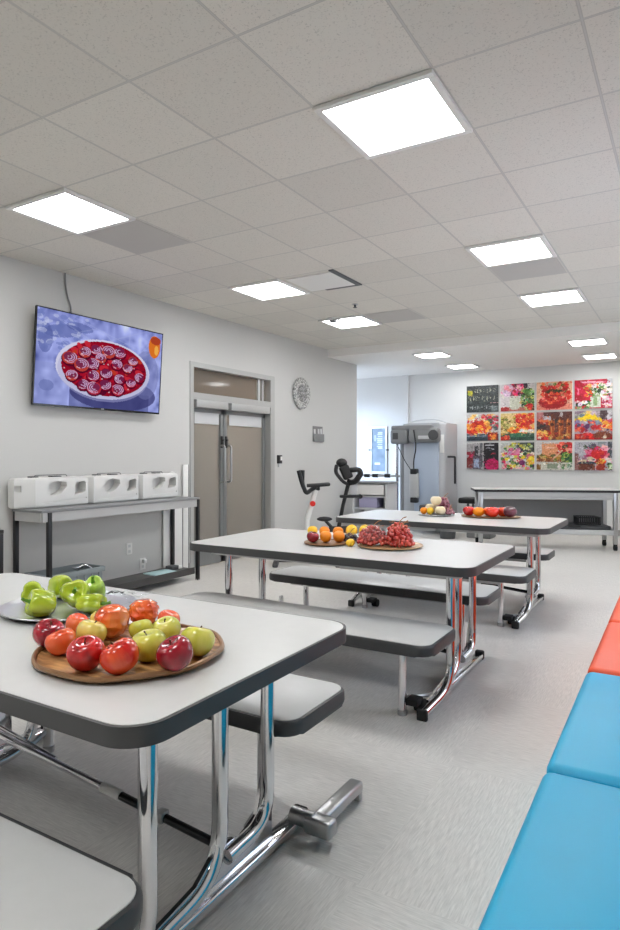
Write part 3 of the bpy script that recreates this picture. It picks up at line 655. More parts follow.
def carry_case(y0, y1, lab, hose=False, cham=.1):
    L = y1 - y0; t = thing('carry_case', lab, 'case', (-4.99, y0, .9), group='white carry cases on the utility table')
    out = [(0, 0), (.08, 0), (.17, cham), (.17, L), (0, L)]
    b = B(); add_prism(b, out, 0, .265, .028, 3); body = obj('case_body', b, M['mould'], t)
    k = L / .6
    def slab(pts, depth):
        cb = B(); vs0 = [cb.verts.new((.17 - depth, y, z)) for y, z in pts]; vs1 = [cb.verts.new((.2, y, z)) for y, z in pts]
        cb.faces.new(vs0); cb.faces.new(vs1[::-1]); n = len(pts)
        for i in range(n): cb.faces.new((vs0[i], vs1[i], vs1[(i + 1) % n], vs0[(i + 1) % n]))
        return cb
    yb = cham + .06
    yt = yb + .07
    tear = [(yt + .01, .215), (yt - .01, .17), (yt + .0, .115), (yt + .06, .095), (yt + .14, .125), (yt + .195, .18), (yt + .19, .22), (yt + .1, .232)]
    hole = [(L - .15, .1), (L - .05, .115), (L - .03, .13), (L - .025, .21), (L - .045, .225), (L - .125, .21), (L - .15, .18)]
    step = [(yb + .0, .055), (L - .02, .075), (L - .02, .06), (yb + .0, .04)]
    lens = B(); add_box(lens, (-.02, -.028, -.03), (.03, .028, .03), .006, M=Tr(.085, .03, .17) @ Rz(-28))
    carve(body, [slab(tear, .085), slab(hole, .1), slab(step, .008), lens])
    b = B(); add_tube(b, fillet([(.05, L * .3, .262), (.05, L * .32, .283), (.07, L * .5, .283), (.05, L * .78, .283), (.05, L * .8, .262)], .02), .003, 8); obj('wire_handle', b, M['dark_grey'], t)
    for p, q in ((.22, .32), (.52, .66)):
        b = B(); add_box(b, (.04, L * p, .262), (.1, L * q, .275), .004); obj('latch', b, M['dark_grey'], t)
    if hose:
        b = B(); add_tube(b, fillet([(.06, L - .02, .24), (.06, L + .03, .27), (.06, L + .09, .2), (.06, L + .05, .12), (.06, L + .0, .12)], .06), .022, 12); obj('hose', b, M['mould'], t)
carry_case(3.36, 4.06, 'white plastic carry case with chamfered end, leftmost on the utility table', cham=.14)
carry_case(4.075, 4.69, 'white plastic carry case in the middle of the three on the table', cham=.05)
carry_case(4.705, 5.27, 'white plastic carry case with pale hose, rightmost on the utility table', True, cham=.05)

t = thing('storage_tote', 'open grey plastic tote under the cart on its lower shelf', 'tote', (-4.79, 3.79, .125))
b = B(); add_prism(b, rrect(-.15, -.3, .15, .3, .04), 0, .215); tote = obj('tote_body', b, M['tote'], t)
cb = B(); add_prism(cb, rrect(-.135, -.285, .135, .285, .035), .012, .3); carve(tote, [cb])
b = B()
for y in np.linspace(-.24, .24, 7): add_box(b, (.149, y - .008, .01), (.158, y + .008, .18), .002)
add_box(b, (.148, -.305, .17), (.16, .305, .215), .003); add_box(b, (-.16, -.305, .17), (-.148, .305, .215), .003); add_box(b, (-.15, .298, .17), (.15, .31, .215), .003); add_box(b, (-.15, -.31, .17), (.15, -.298, .215), .003); obj('tote_rim', b, M['tote'], t)
b = B(); add_box(b, (-.1, -.2, .012), (.1, .1, .1), .02); tag(obj('grey_bundle', b, M['mid_grey'], loc=(-4.79, 3.8, .125)), 'dark grey folded bundle lying inside the open tote', 'bundle')
b = B(); add_tube(b, fillet([(0, 0, .0), (0, 0, .15), (.03, .05, .17), (.05, .12, .12)], .04), .012, 10); add_box(b, (-.02, -.05, .135), (.02, .04, .155), .005)
obj('tap_fitting', b, M['chrome'], label='shiny tap fitting sticking up out of the tote', cat='fitting', loc=(-4.79, 3.92, .19))
b = B(); add_box(b, (-.1, -.15, 0), (.1, .15, .012), .002, M=Rz(-8)); obj('teal_booklet', b, M['teal'], label='pale teal booklet lying on the lower shelf of the cart', cat='booklet', loc=(-4.76, 4.95, .125))
t = thing('cable_box', 'small black and white box lying beside the teal booklet', 'box', (-4.82, 5.2, .125))
b = B(); add_box(b, (-.05, -.07, 0), (.05, .03, .04), .004); obj('box_body', b, M['dark_grey'], t)
b = B(); add_box(b, (-.05, .03, 0), (.05, .09, .035), .004); obj('box_end', b, M['paper'], t)
for i, (y0, y1, zz) in enumerate(((5.24, 5.385, .86), (5.40, 5.545, .86), (5.56, 5.645, 1.25))):
    t = thing('folding_board', ['narrow white board against the wall, nearest the white cases', 'white board in the middle of the three by the door', 'narrow taller white board standing right beside the door frame'][i], 'board', (XW + .014, y0, 0), group='white boards leaning behind the utility table')
    b = B(); add_box(b, (0, 0, .02), (.014, y1 - y0, zz), .003); obj('board_face', b, M['white_plastic'], t)
    b = B(); add_box(b, (0, y1 - y0, .02), (.014, y1 - y0 + .008, zz)); add_box(b, (-.002, .0, 0), (.012, y1 - y0, .02)); obj('edge_strip', b, M['dark_grey'], t, smooth=0)
# far left: the corner leg of another black framed table
t = thing('side_table', 'black framed table mostly cut off at left edge', 'table', (-4.78, 2.63, 0))
b = B(); add_box(b, (-.2, -.6, .75), (.2, .42, .78), .004); obj('table_top', b, M['black_metal'], t)
for x in (-.18, .18):
    for y in (-.58, .40):
        b = B(); add_box(b, (x - .018, y - .018, 0), (x + .018, y + .018, .75), .003); obj('leg', b, M['black_metal'], t)

# ------------------------------------------------------------------ cafeteria tables with attached benches
TH = .785
def dining_table():
    t = thing('bench_table', 'x', 'table', (0, 0, 0), group='white bench tables in a row')
    L, W = .955, .505
    b = B(); add_prism(b, rrect(-L, -W, L, W, .1, 10), TH - .046, TH, .012, 3); obj('edge_band', b, M['bumper'], t)
    b = B(); add_prism(b, rrect(-L + .009, -W + .009, L - .009, W - .009, .092, 10), TH - .004, TH + .0012, .0008, 1); obj('table_top', b, M['laminate'], t)
    b = B()
    for y in (-.33, .33): add_box(b, (-.85, y - .02, TH - .085), (.85, y + .02, TH - .046), .004)
    for x in (-.74, -.02, .74): add_box(b, (x - .02, -.36, TH - .075), (x + .02, .36, TH - .046), .003)
    obj('under_frame', b, M['steel'], t)
    for s in (-1, 1):
        def leg(x, pts, rad=.14, r=.0235, par=t):
            q = B(); add_tube(q, fillet([(x, y, z) for y, z in pts], rad, 10), r, 16); return obj('leg', q, M['chrome'], par)
        xa = .775 if s > 0 else .75
        q = B(); add_tube(q, fillet([(s * xa, -.29, TH - .05), (s * xa, -.29, .1), (s * .72, -.57, .03)], .17, 10), .0245, 16); obj('leg', q, M['chrome'], t)
        xb = .69 if s > 0 else -.75
        leg(xb, [(.10, TH - .05), (.10, .07), (-.3, .036)], .17, .026)
        q = B()
        add_box(q, (xb - .03, -.2, .008), (xb + .03, .55, .045), .012, 3)
        top = [(-.42, .05), (-.2, .075), (-.02, .1), (.06, .15), (.13, .165), (.2, .135), (.28, .16), (.33, .3), (.365, .3), (.375, .05)]
        add_prism(q, [(-.42, .03), *top, (.375, .03)], -.007, .007, M=Tr(xb, 0, 0) @ Matrix(((0, 0, 1, 0), (1, 0, 0, 0), (0, 1, 0, 0), (0, 0, 0, 1))))
        ft = obj('foot_bar', q, M['chrome'], t)
        if s > 0:
            leg(.715, [(.32, TH - .05), (.32, .14), (.10, .13)], .13, .0235)
        for y0, y1 in ((-.59, -.56), (.545, .585)):
            xc = .72 * s if y0 < 0 else xb * s if s > 0 else xb
            q = B(); add_box(q, (xc - .029, y0, .0), (xc + .029, y1, .058), .01); obj('foot_cap', q, M['rubber'], ft)
    # folding stretcher between the two ends
    q = B(); add_tube(q, [(-.75, .1, .275), (.19, .1, .2)], .014, 12); add_tube(q, [(-.75, .14, .29), (-.1, .115, .228)], .008, 8); obj('stretcher_tube', q, M['chrome'], t)
    q = B(); add_tube(q, [(.17, .1, .2015), (.26, .1, .194)], .018, 12); obj('stretcher_joint', q, M['white_plastic'], t)
    q = B(); add_tube(q, [(.26, .1, .194), (.69, .1, .157)], .014, 12); obj('stretcher_bar', q, M['black_gloss'], t)  # chrome bar coloured black, a dark reflection put into its colour
    q = B(); add_box(q, (.43, .08, .163), (.465, .12, .197), .005); obj('stretcher_clip', q, M['steel'], t)
    for s in (-1, 1):
        y0, y1 = (s * .6 - .225, s * .6 + .225) if s < 0 else (.355, .79); XE_ = .85 if s < 0 else .79
        q = B(); add_prism(q, rrect(-.9, y0, XE_, y1, .075, 8), .40, .455, .014, 3); st = obj('bench_seat', q, M['bumper'], t)
        q = B(); add_prism(q, rrect(-.888, y0 + .012, XE_ - .012, y1 - .012, .066, 8), .45, .4575, .003, 2); obj('seat_top', q, M['laminate'], st)
        q = B(); add_box(q, (-.8, s * .6 - .05, .345), (.62, s * .6 + .05, .4), .006); obj('bench_rail', q, M['steel'], st)
        for x in (-.6, .6):
            yp = -.55 if s < 0 else .46
            q = B(); add_tube(q, [(x, yp, .4), (x, yp, .03)], .022, 16); add_box(q, (x - .06, yp - .06, .388), (x + .06, yp + .06, .4), .004); ps = obj('bench_post', q, M['chrome'], t)
            q = B(); add_tube(q, [(x, yp, 0), (x, yp, .03)], .026, 16); add_tube(q, [(x, yp, .1), (x, yp + (.1 if s < 0 else -.1), .06), (math.copysign(.69, x), yp + (.22 if s < 0 else -.16), .05)], .012, 8); obj('post_foot', q, M['steel'], ps)
            if s < 0:
                q = B(); add_tube(q, [(x + .04, yp + .09, .034), (x + .09, yp + .09, .034)], .034, 20); add_box(q, (x + .01, yp + .01, .045), (x + .08, yp + .1, .08), .008); obj('caster', q, M['rubber'], ps)
    return t
T1 = dining_table(); T1.location = (-1.935, 1.45, 0)
nb = [c for c in T1.children if c.name.startswith('bench_seat')][0]
T1['label'] = 'nearest white bench table, with the peppers and the apple tray'
T2 = copy_tree(T1); T2.location = (-1.9, 3.68, 0); T2['label'] = 'middle white bench table, with oranges and red grapes on it'
T3 = copy_tree(T1); T3.location = (-1.9, 5.7, 0); T3['label'] = 'farthest white bench table, before the grey exercise machine'
nb.location = (.125, -.085, 0)
# the near table has its transport arm folded out at the right end
q = B(); add_box(q, (.765, .53, .03), (.825, .83, .075), .012, 3); add_box(q, (.77, .80, .0), (.82, .83, .035), .004); obj('outrigger_arm', q, M['steel'], T1)
q = B(); add_tube(q, [(.70, .5, .065), (.79, .5, .065)], .03, 18); add_box(q, (.76, .468, .028), (.87, .532, .088), .014, 3); obj('roller_housing', q, M['steel'], T1)
q = B(); add_tube(q, fillet([(-.5, .31, TH - .05), (-.5, .31, .12), (-.5, .05, .1), (-.5, -.4, .04)], .13, 10), .0235, 16); obj('leg', q, M['chrome'], T1)

# ------------------------------------------------------------------ blue and orange padded bench along the right wall
SEAT = [(1.0, 1.985, 'blue', 'nearest bright blue padded bench block at lower right'), (2.005, 2.985, 'blue', 'second bright blue padded bench block, next to the orange ones'),
        (3.005, 3.93, 'orange_vinyl', 'orange padded bench block beside the blue ones'), (3.95, 4.9, 'orange_vinyl', 'farther orange padded bench block at the right edge')]
for y0, y1, m, lb in SEAT:
    t = thing('padded_bench', lb, 'bench', (-.362 - .0135 * (y0 - 1), y0, 0), .0135, group='padded bench blocks along the right side')
    L = y1 - y0
    b = B(); add_box(b, (0, 0, .3), (.7, L, .435), .03, 4); obj('cushion', b, M[m], t)
    b = B(); add_box(b, (.015, .012, .06), (.69, L - .012, .3), .01, 2); obj('base', b, M[m], t)
    b = B()
    for x in (.08, .62):
        for y in (.08, L - .08): add_box(b, (x - .03, y - .03, 0), (x + .03, y + .03, .06))
    obj('plinth', b, M['black'], t, smooth=0)

# ------------------------------------------------------------------ fruit
def add_fruit(b, r, squash=.9, dimple=.28, lobes=0, seed=0, lump=0.):
    g = random.Random(seed); ph = g.uniform(0, 6); N, S = 18, 28; rings = []
    for i in range(N + 1):
        t = PI * i / N
        rad = math.sin(t) ** .9 * (1 + .10 * math.cos(t))
        z = math.cos(t) * squash
        z -= dimple * math.exp(-(math.sin(t) / .33) ** 2) * (1 if math.cos(t) > 0 else -.45)
        ring = []
        for k in range(S):
            a = 2 * PI * k / S; q = 1 + lobes * .018 * math.cos(5 * a + ph) * (1 - math.cos(t)) * .5
            if lump: q += lump * math.sin(3 * a + 5 * t + ph) * math.sin(7 * t - 4 * a + ph)
            ring.append((r * rad * q * math.cos(a), r * rad * q * math.sin(a), r * z))
        rings.append([b.verts.new((0, 0, ring[0][2]))] if i in (0, N) else [b.verts.new(p) for p in ring])
    for A, C in zip(rings, rings[1:]):
        for k in range(S):
            k2 = (k + 1) % S
            if len(A) == 1: b.faces.new((A[0], C[k], C[k2]))
            elif len(C) == 1: b.faces.new((A[k], C[0], A[k2]))
            else: b.faces.new((A[k], C[k], C[k2], A[k2]))

def set_on(t, z):
    """rest a tilted thing exactly on height z"""
    bpy.context.view_layer.update()
    lo = min((o.matrix_world @ v.co).z for o in [t, *t.children] if o.type == 'MESH' and o.name.split('.')[0] not in ('stem',) for v in o.data.vertices)
    t.location.z += z - lo

def fruit(name, label, cat, x, y, z, r, m, tilt=(0, 0), group=None, squash=.9, dimple=.28, lobes=1, stem=True, lump=0., seed=None):
    t = thing(name, label, cat, (x, y, z + r), 0, group); t.rotation_euler = (math.radians(tilt[0]), math.radians(tilt[1]), random.uniform(0, 6))
    seed = random.randrange(999) if seed is None else seed
    b = B(); add_fruit(b, r, squash, dimple, lobes, seed, lump); obj('flesh', b, M[m], t, smooth=3.2)
    if stem:
        b = B(); h = r * (squash - dimple); add_tube(b, [(0, 0, h - .003), (r * .04, 0, h + r * .12), (r * .10, r * .03, h + r * .24)], [.0022, .0018, .0026], 7); obj('stem', b, M['stem'], t)
    set_on(t, z); return t

def tray(name, label, x, y, z, r, m, sx=1., sy=1., rz=0., rim=.018, lift=.012, extra=None):
    t = thing(name, label, 'tray', (x, y, z), rz)
    b = B(); add_lathe(b, [(r * .55, 0), (r * .8, .001), (r * .97, rim), (r, rim + .003), (r * 1.005, rim + .001), (r * .985, rim - .004), (r * .82, lift + .001), (0, lift)][:], seg=48, sx=sx, sy=sy)
    # close underside
    obj('tray_dish', b, M[m], t, smooth=.9)
    if extra: extra(t)
    return t
TZ = TH + .0013
def wavy_rim(t):
    b = B(); n = 60
    add_tube(b, [(math.cos(2 * PI * k / n) * .259 * (1 + .005 * math.sin(5 * 2 * PI * k / n)), math.sin(2 * PI * k / n) * .259 * (1 + .005 * math.sin(5 * 2 * PI * k / n)), .017 + .003 * math.sin(7 * 2 * PI * k / n)) for k in range(n)], .007, 8, closed=True)
    obj('tray_rim', b, M['tray_brown'], t)
tray('fruit_tray', 'round woven brown tray under the apples on the nearest table', -1.388, 1.325, TZ, .258, 'wood_tray', rim=.013, extra=wavy_rim)
tray('silver_tray', 'oval silver tray holding green peppers on the nearest table', -1.985, 1.585, TZ, .235, 'silver_tray', rz=.3, sx=1.04)
FZ = TZ + .0125
g1 = 'apples and oranges on the brown tray'
for nm, lb, ca, x, y, r, m, tl, kw in (
    ('apple', 'dark red apple at left end of the brown tray', 'apple', -1.611, 1.215, .045, 'apple_crimson', (18, -14), {}),
    ('apple', 'orange red apple at front left, beside the dark red one', 'apple', -1.517, 1.183, .042, 'apple_orange', (-20, 10), {}),
    ('apple', 'small orange apple behind the dark red one at left', 'apple', -1.648, 1.346, .036, 'apple_orange', (10, 20), {'stem': False}),
    ('apple', 'small pale yellow apple at the back left of the brown tray', 'apple', -1.638, 1.43, .034, 'apple_pale', (12, 0), {'stem': False}),
    ('apple', 'pale yellow apple in the middle behind the front red apples', 'apple', -1.512, 1.284, .044, 'apple_pale', (-12, 14), {}),
    ('apple', 'glossy red apple at the front, left of the large blushed one', 'apple', -1.357, 1.136, .049, 'apple_red', (10, -12), {}),
    ('apple', 'large red and orange blushed apple at the front of the tray', 'apple', -1.254, 1.157, .05, 'apple_blush', (-26, 16), {}),
    ('orange', 'large film wrapped orange at the top middle of the pile', 'orange', -1.532, 1.38, .053, 'wrapped_orange', (0, 0), {'stem': False, 'lump': .05, 'squash': .98, 'dimple': .05}),
    ('orange', 'smallest orange peeping out behind the big wrapped orange', 'orange', -1.605, 1.478, .027, 'wrapped_orange', (0, 0), {'stem': False, 'lump': .03, 'dimple': .08}),
    ('orange', 'crumpled film wrapped orange at the back of the pile', 'orange', -1.547, 1.53, .047, 'wrapped_orange', (0, 0), {'stem': False, 'lump': .13, 'squash': .95, 'dimple': .05}),
    ('apple', 'orange red apple at the back right of the brown tray', 'apple', -1.441, 1.532, .036, 'apple_orange', (14, 10), {'stem': False}),
    ('apple', 'small yellow apple half hidden behind the front yellow green apple', 'apple', -1.434, 1.406, .036, 'apple_yellow', (10, 16), {'stem': False}),
    ('apple', 'yellow green apple in the centre right, behind two red apples', 'apple', -1.269, 1.273, .049, 'apple_yellow', (-8, 8), {}),
    ('apple', 'yellow green apple at the back right, showing its stem hollow', 'apple', -1.349, 1.426, .043, 'apple_yellow', (16, -6), {}),
    ('apple', 'dark crimson apple at the front right of the brown tray', 'apple', -1.152, 1.25, .049, 'apple_crimson', (20, -18), {}),
    ('apple', 'yellow green apple at the right end of the brown tray', 'apple', -1.183, 1.373, .048, 'apple_yellow', (-14, 12), {})):
    fruit(nm, lb, ca, x, y, FZ, r, m, tl, g1, **kw)

def pepper(label, x, y, z, r, h, rot, m='pepper', seed=0):
    t = thing('bell_pepper', label, 'bell pepper', (x, y, z + r), 0, 'green peppers on the silver tray')
    t.rotation_euler = tuple(math.radians(a) for a in rot)
    g = random.Random(seed); nl = g.choice((3, 4)); ph = g.uniform(0, 6); N, S = 22, 36; b = B(); rings = []
    for i in range(N + 1):
        s = i / N; tt = PI * s
        rad = (math.sin(tt) ** .55) * (.86 + .16 * math.cos(tt * .9)) if 0 < i < N else 0
        z0 = math.cos(tt) * h / 2 - .13 * h * math.exp(-(math.sin(tt) / .36) ** 2) * (1 if s < .5 else -.6)
        if i in (0, N): rings.append([b.verts.new((0, 0, z0))]); continue
        ring = []
        for k in range(S):
            a = 2 * PI * k / S; lo = abs(math.cos(nl * a / 2 + ph)) ** .7
            q = r * rad * (.82 + .2 * lo + .03 * math.sin(2 * a + ph))
            ring.append(b.verts.new((q * math.cos(a), q * math.sin(a), z0 + .06 * h * (lo - .5) * (1 if s < .5 else -1) * math.sin(tt))))
        rings.append(ring)
    for A, C in zip(rings, rings[1:]):
        for k in range(S):
            k2 = (k + 1) % S
            if len(A) == 1: b.faces.new((A[0], C[k], C[k2]))
            elif len(C) == 1: b.faces.new((A[k], C[0], A[k2]))
            else: b.faces.new((A[k], C[k], C[k2], A[k2]))
    obj('flesh', b, M[m], t, smooth=3.2)
    b = B(); zz = h / 2 - .13 * h; add_tube(b, [(0, 0, zz - .004), (0, 0, zz + .006), (.004, 0, zz + .02), (.008, .002, zz + .03)], [.011, .006, .0048, .006], 9); obj('stem', b, M['green_stem'], t)
    set_on(t, z)
PZ = TZ + .0125
pepper('green bell pepper lying at the back left of the silver tray', -2.125, 1.535, PZ, 0.050, 0.123, (80, 10, 50), seed=1)
pepper('darker green bell pepper at the front left of the silver tray', -1.93, 1.425, PZ, 0.053, 0.101, (70, -20, -20), seed=2)
pepper('green bell pepper lying behind, at the back of the silver tray', -2.13, 1.66, PZ, 0.052, 0.129, (86, 0, 80), seed=3)
pepper('large green bell pepper in the middle with its stem facing out', -1.915, 1.56, PZ + .004, 0.057, 0.112, (62, 0, 40), seed=4)
pepper('small green bell pepper wedged left of the middle one', -2.01, 1.505, PZ, 0.040, 0.090, (74, 0, 20), seed=5)
pepper('pale green bell pepper at the right end of the silver tray', -1.94, 1.665, PZ, 0.048, 0.101, (24, 12, 0), 'pepper_pale', seed=6)
pepper('green bell pepper half under film at the front right of the tray', -1.82, 1.545, PZ, 0.040, 0.112, (86, 0, 110), seed=7)
# crumpled clear film lying over the right side of the pepper tray
b = B(); n = 16; g = random.Random(5); gv = []
for j in range(n + 1):
    for i in range(n + 1):
        u, v = i / n - .5, j / n - .5
        hgt = .022 + .032 * math.exp(-((u + .1) ** 2 + v * v) * 9) + .009 * math.sin(u * 21 + 3 * v) * math.sin(v * 19 - 2 * u) + g.uniform(-.004, .004)
        gv.append(b.verts.new((u * .17, v * .3, max(.014, hgt))))
for j in range(n):
    for i in range(n): b.faces.new((gv[j * (n + 1) + i], gv[j * (n + 1) + i + 1], gv[(j + 1) * (n + 1) + i + 1], gv[(j + 1) * (n + 1) + i]))
o = obj('plastic_film', b, M['film'], label='crumpled clear plastic film beside the peppers on the silver tray', cat='plastic film', loc=(-1.845, 1.68, TZ + .008), smooth=.5); o.rotation_euler = (0, 0, .5)
md = o.modifiers.new('thick', 'SOLIDIFY'); md.thickness = .0012

# middle table
tray('fruit_plate', 'small dark plate of oranges and one red apple, middle table', -2.02, 3.6, TZ, .145, 'tray_brown', rim=.012)
tray('grape_plate', 'gold rimmed plate of red grapes on the middle table', -1.62, 3.7, TZ, .205, 'gold_tray', rim=.012)
g2 = 'oranges on the middle table'
PZ2 = TZ + .0125
fruit('apple', 'dark red apple at the left of the small plate, middle table', 'apple', -2.09, 3.545, PZ2, .04, 'apple_crimson', (10, 10))
ok = dict(stem=False, squash=.97, dimple=.04, lobes=0)
for lb, x, y, r, m, z in (('orange beside the red apple on the small plate', -2.02, 3.59, .038, 'orange', PZ2), ('rightmost front orange on the small plate, middle table', -1.945, 3.63, .038, 'orange', PZ2),
                          ('small yellow orange behind the red apple on the middle table', -2.31, 3.915, .036, 'lemon', TZ), ('orange in the back row behind the small plate', -2.215, 3.92, .037, 'orange', TZ), ('orange at right of the back row behind the small plate', -2.125, 3.955, .037, 'orange', TZ)):
    fruit('orange', lb, 'orange', x, y, z, r, m, (random.uniform(-30, 30), 0), g2, **ok)
fruit('lemon', 'yellow lemon behind the dark grapes, left of its pair', 'lemon', -2.034, 3.985, TZ, .04, 'lemon', (0, 0), None, stem=False, squash=1.05, dimple=-.1, lobes=0)
fruit('lemon', 'yellow lemon behind the dark grapes, right of its pair', 'lemon', -1.95, 4.02, TZ, .04, 'lemon', (0, 0), None, stem=False, squash=1.05, dimple=-.1, lobes=0)
fruit('lemon', 'small lemon in front, between dark grapes and red grapes', 'lemon', -1.84, 3.585, TZ, .024, 'lemon', (80, 0), None, stem=False, squash=1.15, dimple=-.12, lobes=0)

def bunch(label, x, y, z, sx, sy, h, m, n=70, rb=.013, seed=1, stemmed=True):
    t = thing('grape_bunch', label, 'grapes', (x, y, z)); g = random.Random(seed); b = B(); pts = []; tries = 0
    while len(pts) < n and tries < 9000:
        tries += 1
        u, v, w = g.uniform(-1, 1), g.uniform(-1, 1), g.uniform(0, 1)
        if u * u + v * v + w * w > 1: continue
        p = Vector((u * sx, v * sy, rb + w * (h - 2 * rb)))
        if all((p - q).length > rb * 1.55 for q in pts): pts.append(p)
    for p in pts: add_blob(b, p, rb, rb, rb * 1.12, 2)
    obj('berries', b, M[m], t, kind='stuff', smooth=3.2)
    if stemmed:
        b = B(); add_tube(b, [(0, 0, h * .5), (sx * .1, 0, h), (sx * .35, sy * .1, h + .022), (sx * .6, sy * .1, h + .03)], [.003, .003, .0025, .003], 7)
        for k in range(5): a = k * 1.3; add_tube(b, [(0, 0, h * .6), (sx * .5 * math.cos(a), sy * .5 * math.sin(a), h * .95), (sx * .8 * math.cos(a), sy * .8 * math.sin(a), h * .98)], .0016, 6)
        obj('stem', b, mat('tan_stem', (176, 120, 70), .6), t)
bunch('bunch of dark grapes between the orange plate and the grape plate', -1.93, 3.75, TZ, .06, .05, .065, 'grape_black', 40, .012, 2)
bunch('red grapes at the left of the gold rimmed plate', -1.715, 3.65, PZ2, .095, .075, .125, 'grape_red', 150, .0125, 3)
bunch('red grapes at the back middle of the gold rimmed plate', -1.60, 3.79, PZ2, .085, .07, .14, 'grape_red', 130, .0125, 4)
bunch('red grapes at the right of the gold rimmed plate', -1.535, 3.665, PZ2, .08, .07, .13, 'grape_red', 130, .0125, 5)
# film over the grapes: crinkled clear bag, open below
b = B(); g = random.Random(9)
def crinkle(d): return 1 + .05 * math.sin(9 * d.x + 5 * d.y) * math.sin(11 * d.z + 4 * d.y) + g.uniform(-.02, .02)
add_blob(b, (0, 0, 0), .1, .082, .135, 3, crinkle)
bmesh.ops.delete(b, geom=[v for v in b.verts if v.co.z < .004], context='VERTS')
o = obj('clear_bag', b, M['film'], label='crinkled clear bag over the left red grapes on the gold plate', cat='bag', loc=(-1.71, 3.645, PZ2), smooth=.4)
md = o.modifiers.new('thick', 'SOLIDIFY'); md.thickness = .0008

# far table
tray('far_fruit_plate', 'left silver plate of pale fruit and grapes, farthest table', -2.085, 5.86, TZ, .175, 'silver_tray', rim=.012)
tray('far_tomato_platter', 'right oval brown platter of tomatoes and plum, farthest table', -1.59, 5.93, TZ, .27, 'tray_brown', sy=.66, rz=.1, rim=.012)
fruit('orange', 'small orange at left end of the far silver plate', 'orange', -2.185, 5.79, PZ2, .034, 'orange', **ok)
fruit('lemon', 'small yellow lemon on the far silver plate beside the orange', 'lemon', -2.11, 5.76, PZ2, .032, 'lemon', stem=False, squash=1.05, dimple=-.1)
fruit('peach', 'cream peach at the back left of the far silver plate', 'peach', -2.16, 5.92, PZ2, .056, 'cream', lobes=1, stem=False)
fruit('peach', 'cream peach standing tallest, stacked on the far silver plate', 'peach', -2.085, 5.85, PZ2 + .085, .052, 'cream', lobes=1, stem=False)
fruit('peach', 'cream peach at the front middle of the far silver plate', 'peach', -2.02, 5.78, PZ2, .05, 'cream', lobes=1, stem=False)
bunch('mauve grapes heaped at the back of the far silver plate', -2.03, 5.91, PZ2, .07, .06, .165, 'grape_purple', 90, .014, 6)
bunch('mauve grapes at the right end of the far silver plate', -1.955, 5.85, PZ2, .045, .05, .065, 'grape_purple', 36, .014, 7)
for lb, x, y, r, m in (('dark red tomato at the left end of the far platter', -1.775, 5.87, .056, 'apple_red'), ('orange tomato second from the left on the far platter', -1.675, 5.85, .053, 'orange'), ('orange tomato in the middle of the far platter', -1.60, 5.93, .053, 'apple_orange'),
                       ('bright red tomato, largest on the far platter', -1.545, 5.835, .06, 'tomato'), ('red orange tomato behind the largest red one', -1.48, 5.95, .056, 'apple_blush')):
    fruit('tomato', lb, 'tomato', x, y, PZ2, r, m, (0, 0), 'tomatoes on the far platter', squash=.82, dimple=.12, lobes=2)
fruit('plum', 'dark purple plum at the right end of the far platter', 'plum', -1.40, 5.88, PZ2, .06, 'plum', (20, 0), squash=.8, dimple=.1, stem=False)

# ------------------------------------------------------------------ exercise corner
t = thing('exercise_bike', 'white post exercise bike with red knob near the doors', 'exercise bike', (-4.12, 6.81, 0), .54)
b = B(); add_tube(b, [(.02, 0, .3), (.02, 0, .55), (.14, 0, .97)], [.035, .034, .03], 14)
obj('post', b, M['white_plastic'], t)
b = B(); add_tube(b, [(.09, -.03, .76), (.09, -.07, .76)], .034, 16); add_tube(b, [(.09, -.07, .76), (.09, -.085, .76)], .028, 16); obj('red_knob', b, M['red'], t)
b = B()
for s in (-.05, .05):
    add_tube(b, fillet([(.14, s * .5, .98), (.01, s, .88), (-.04, s, 1.0), (-.06 + .5 * s, s * 1.1, 1.17)], .04), .026, 10)
add_tube(b, fillet([(.02, -.06, .98), (.2, -.1, .99), (.3, -.1, 1.0)], .04), .02, 10); add_tube(b, fillet([(.02, .06, .98), (.2, .1, .99), (.3, .1, 1.0)], .04), .02, 10); add_tube(b, [(.29, -.1, 1.0), (.29, .1, 1.0)], .018, 10)
add_box(b, (.1, -.03, .92), (.18, .03, .99), .01); obj('handlebar', b, M['black'], t)
b = B(); add_box(b, (-.3, -.05, .2), (.3, .05, .42), .04, 3); obj('frame', b, M['white_plastic'], t)
b = B(); add_lathe(b, [(.2, -.02), (.21, -.01), (.21, .01), (.2, .02), (0, .02)], (-.28, 0, .24), 28, M=Matrix.Rotation(PI / 2, 4, 'X')); obj('flywheel', b, M['mid_grey'], t)
b = B(); add_box(b, (-.4, -.25, 0), (-.33, .25, .05), .015); add_box(b, (.36, -.25, 0), (.43, .25, .05), .015); add_box(b, (-.36, -.03, .03), (.4, .03, .08), .01); add_box(b, (-.3, -.03, .05), (-.24, .03, .25), .01); add_box(b, (.1, -.03, .05), (.16, .03, .25), .01); obj('base', b, M['dark_grey'], t)

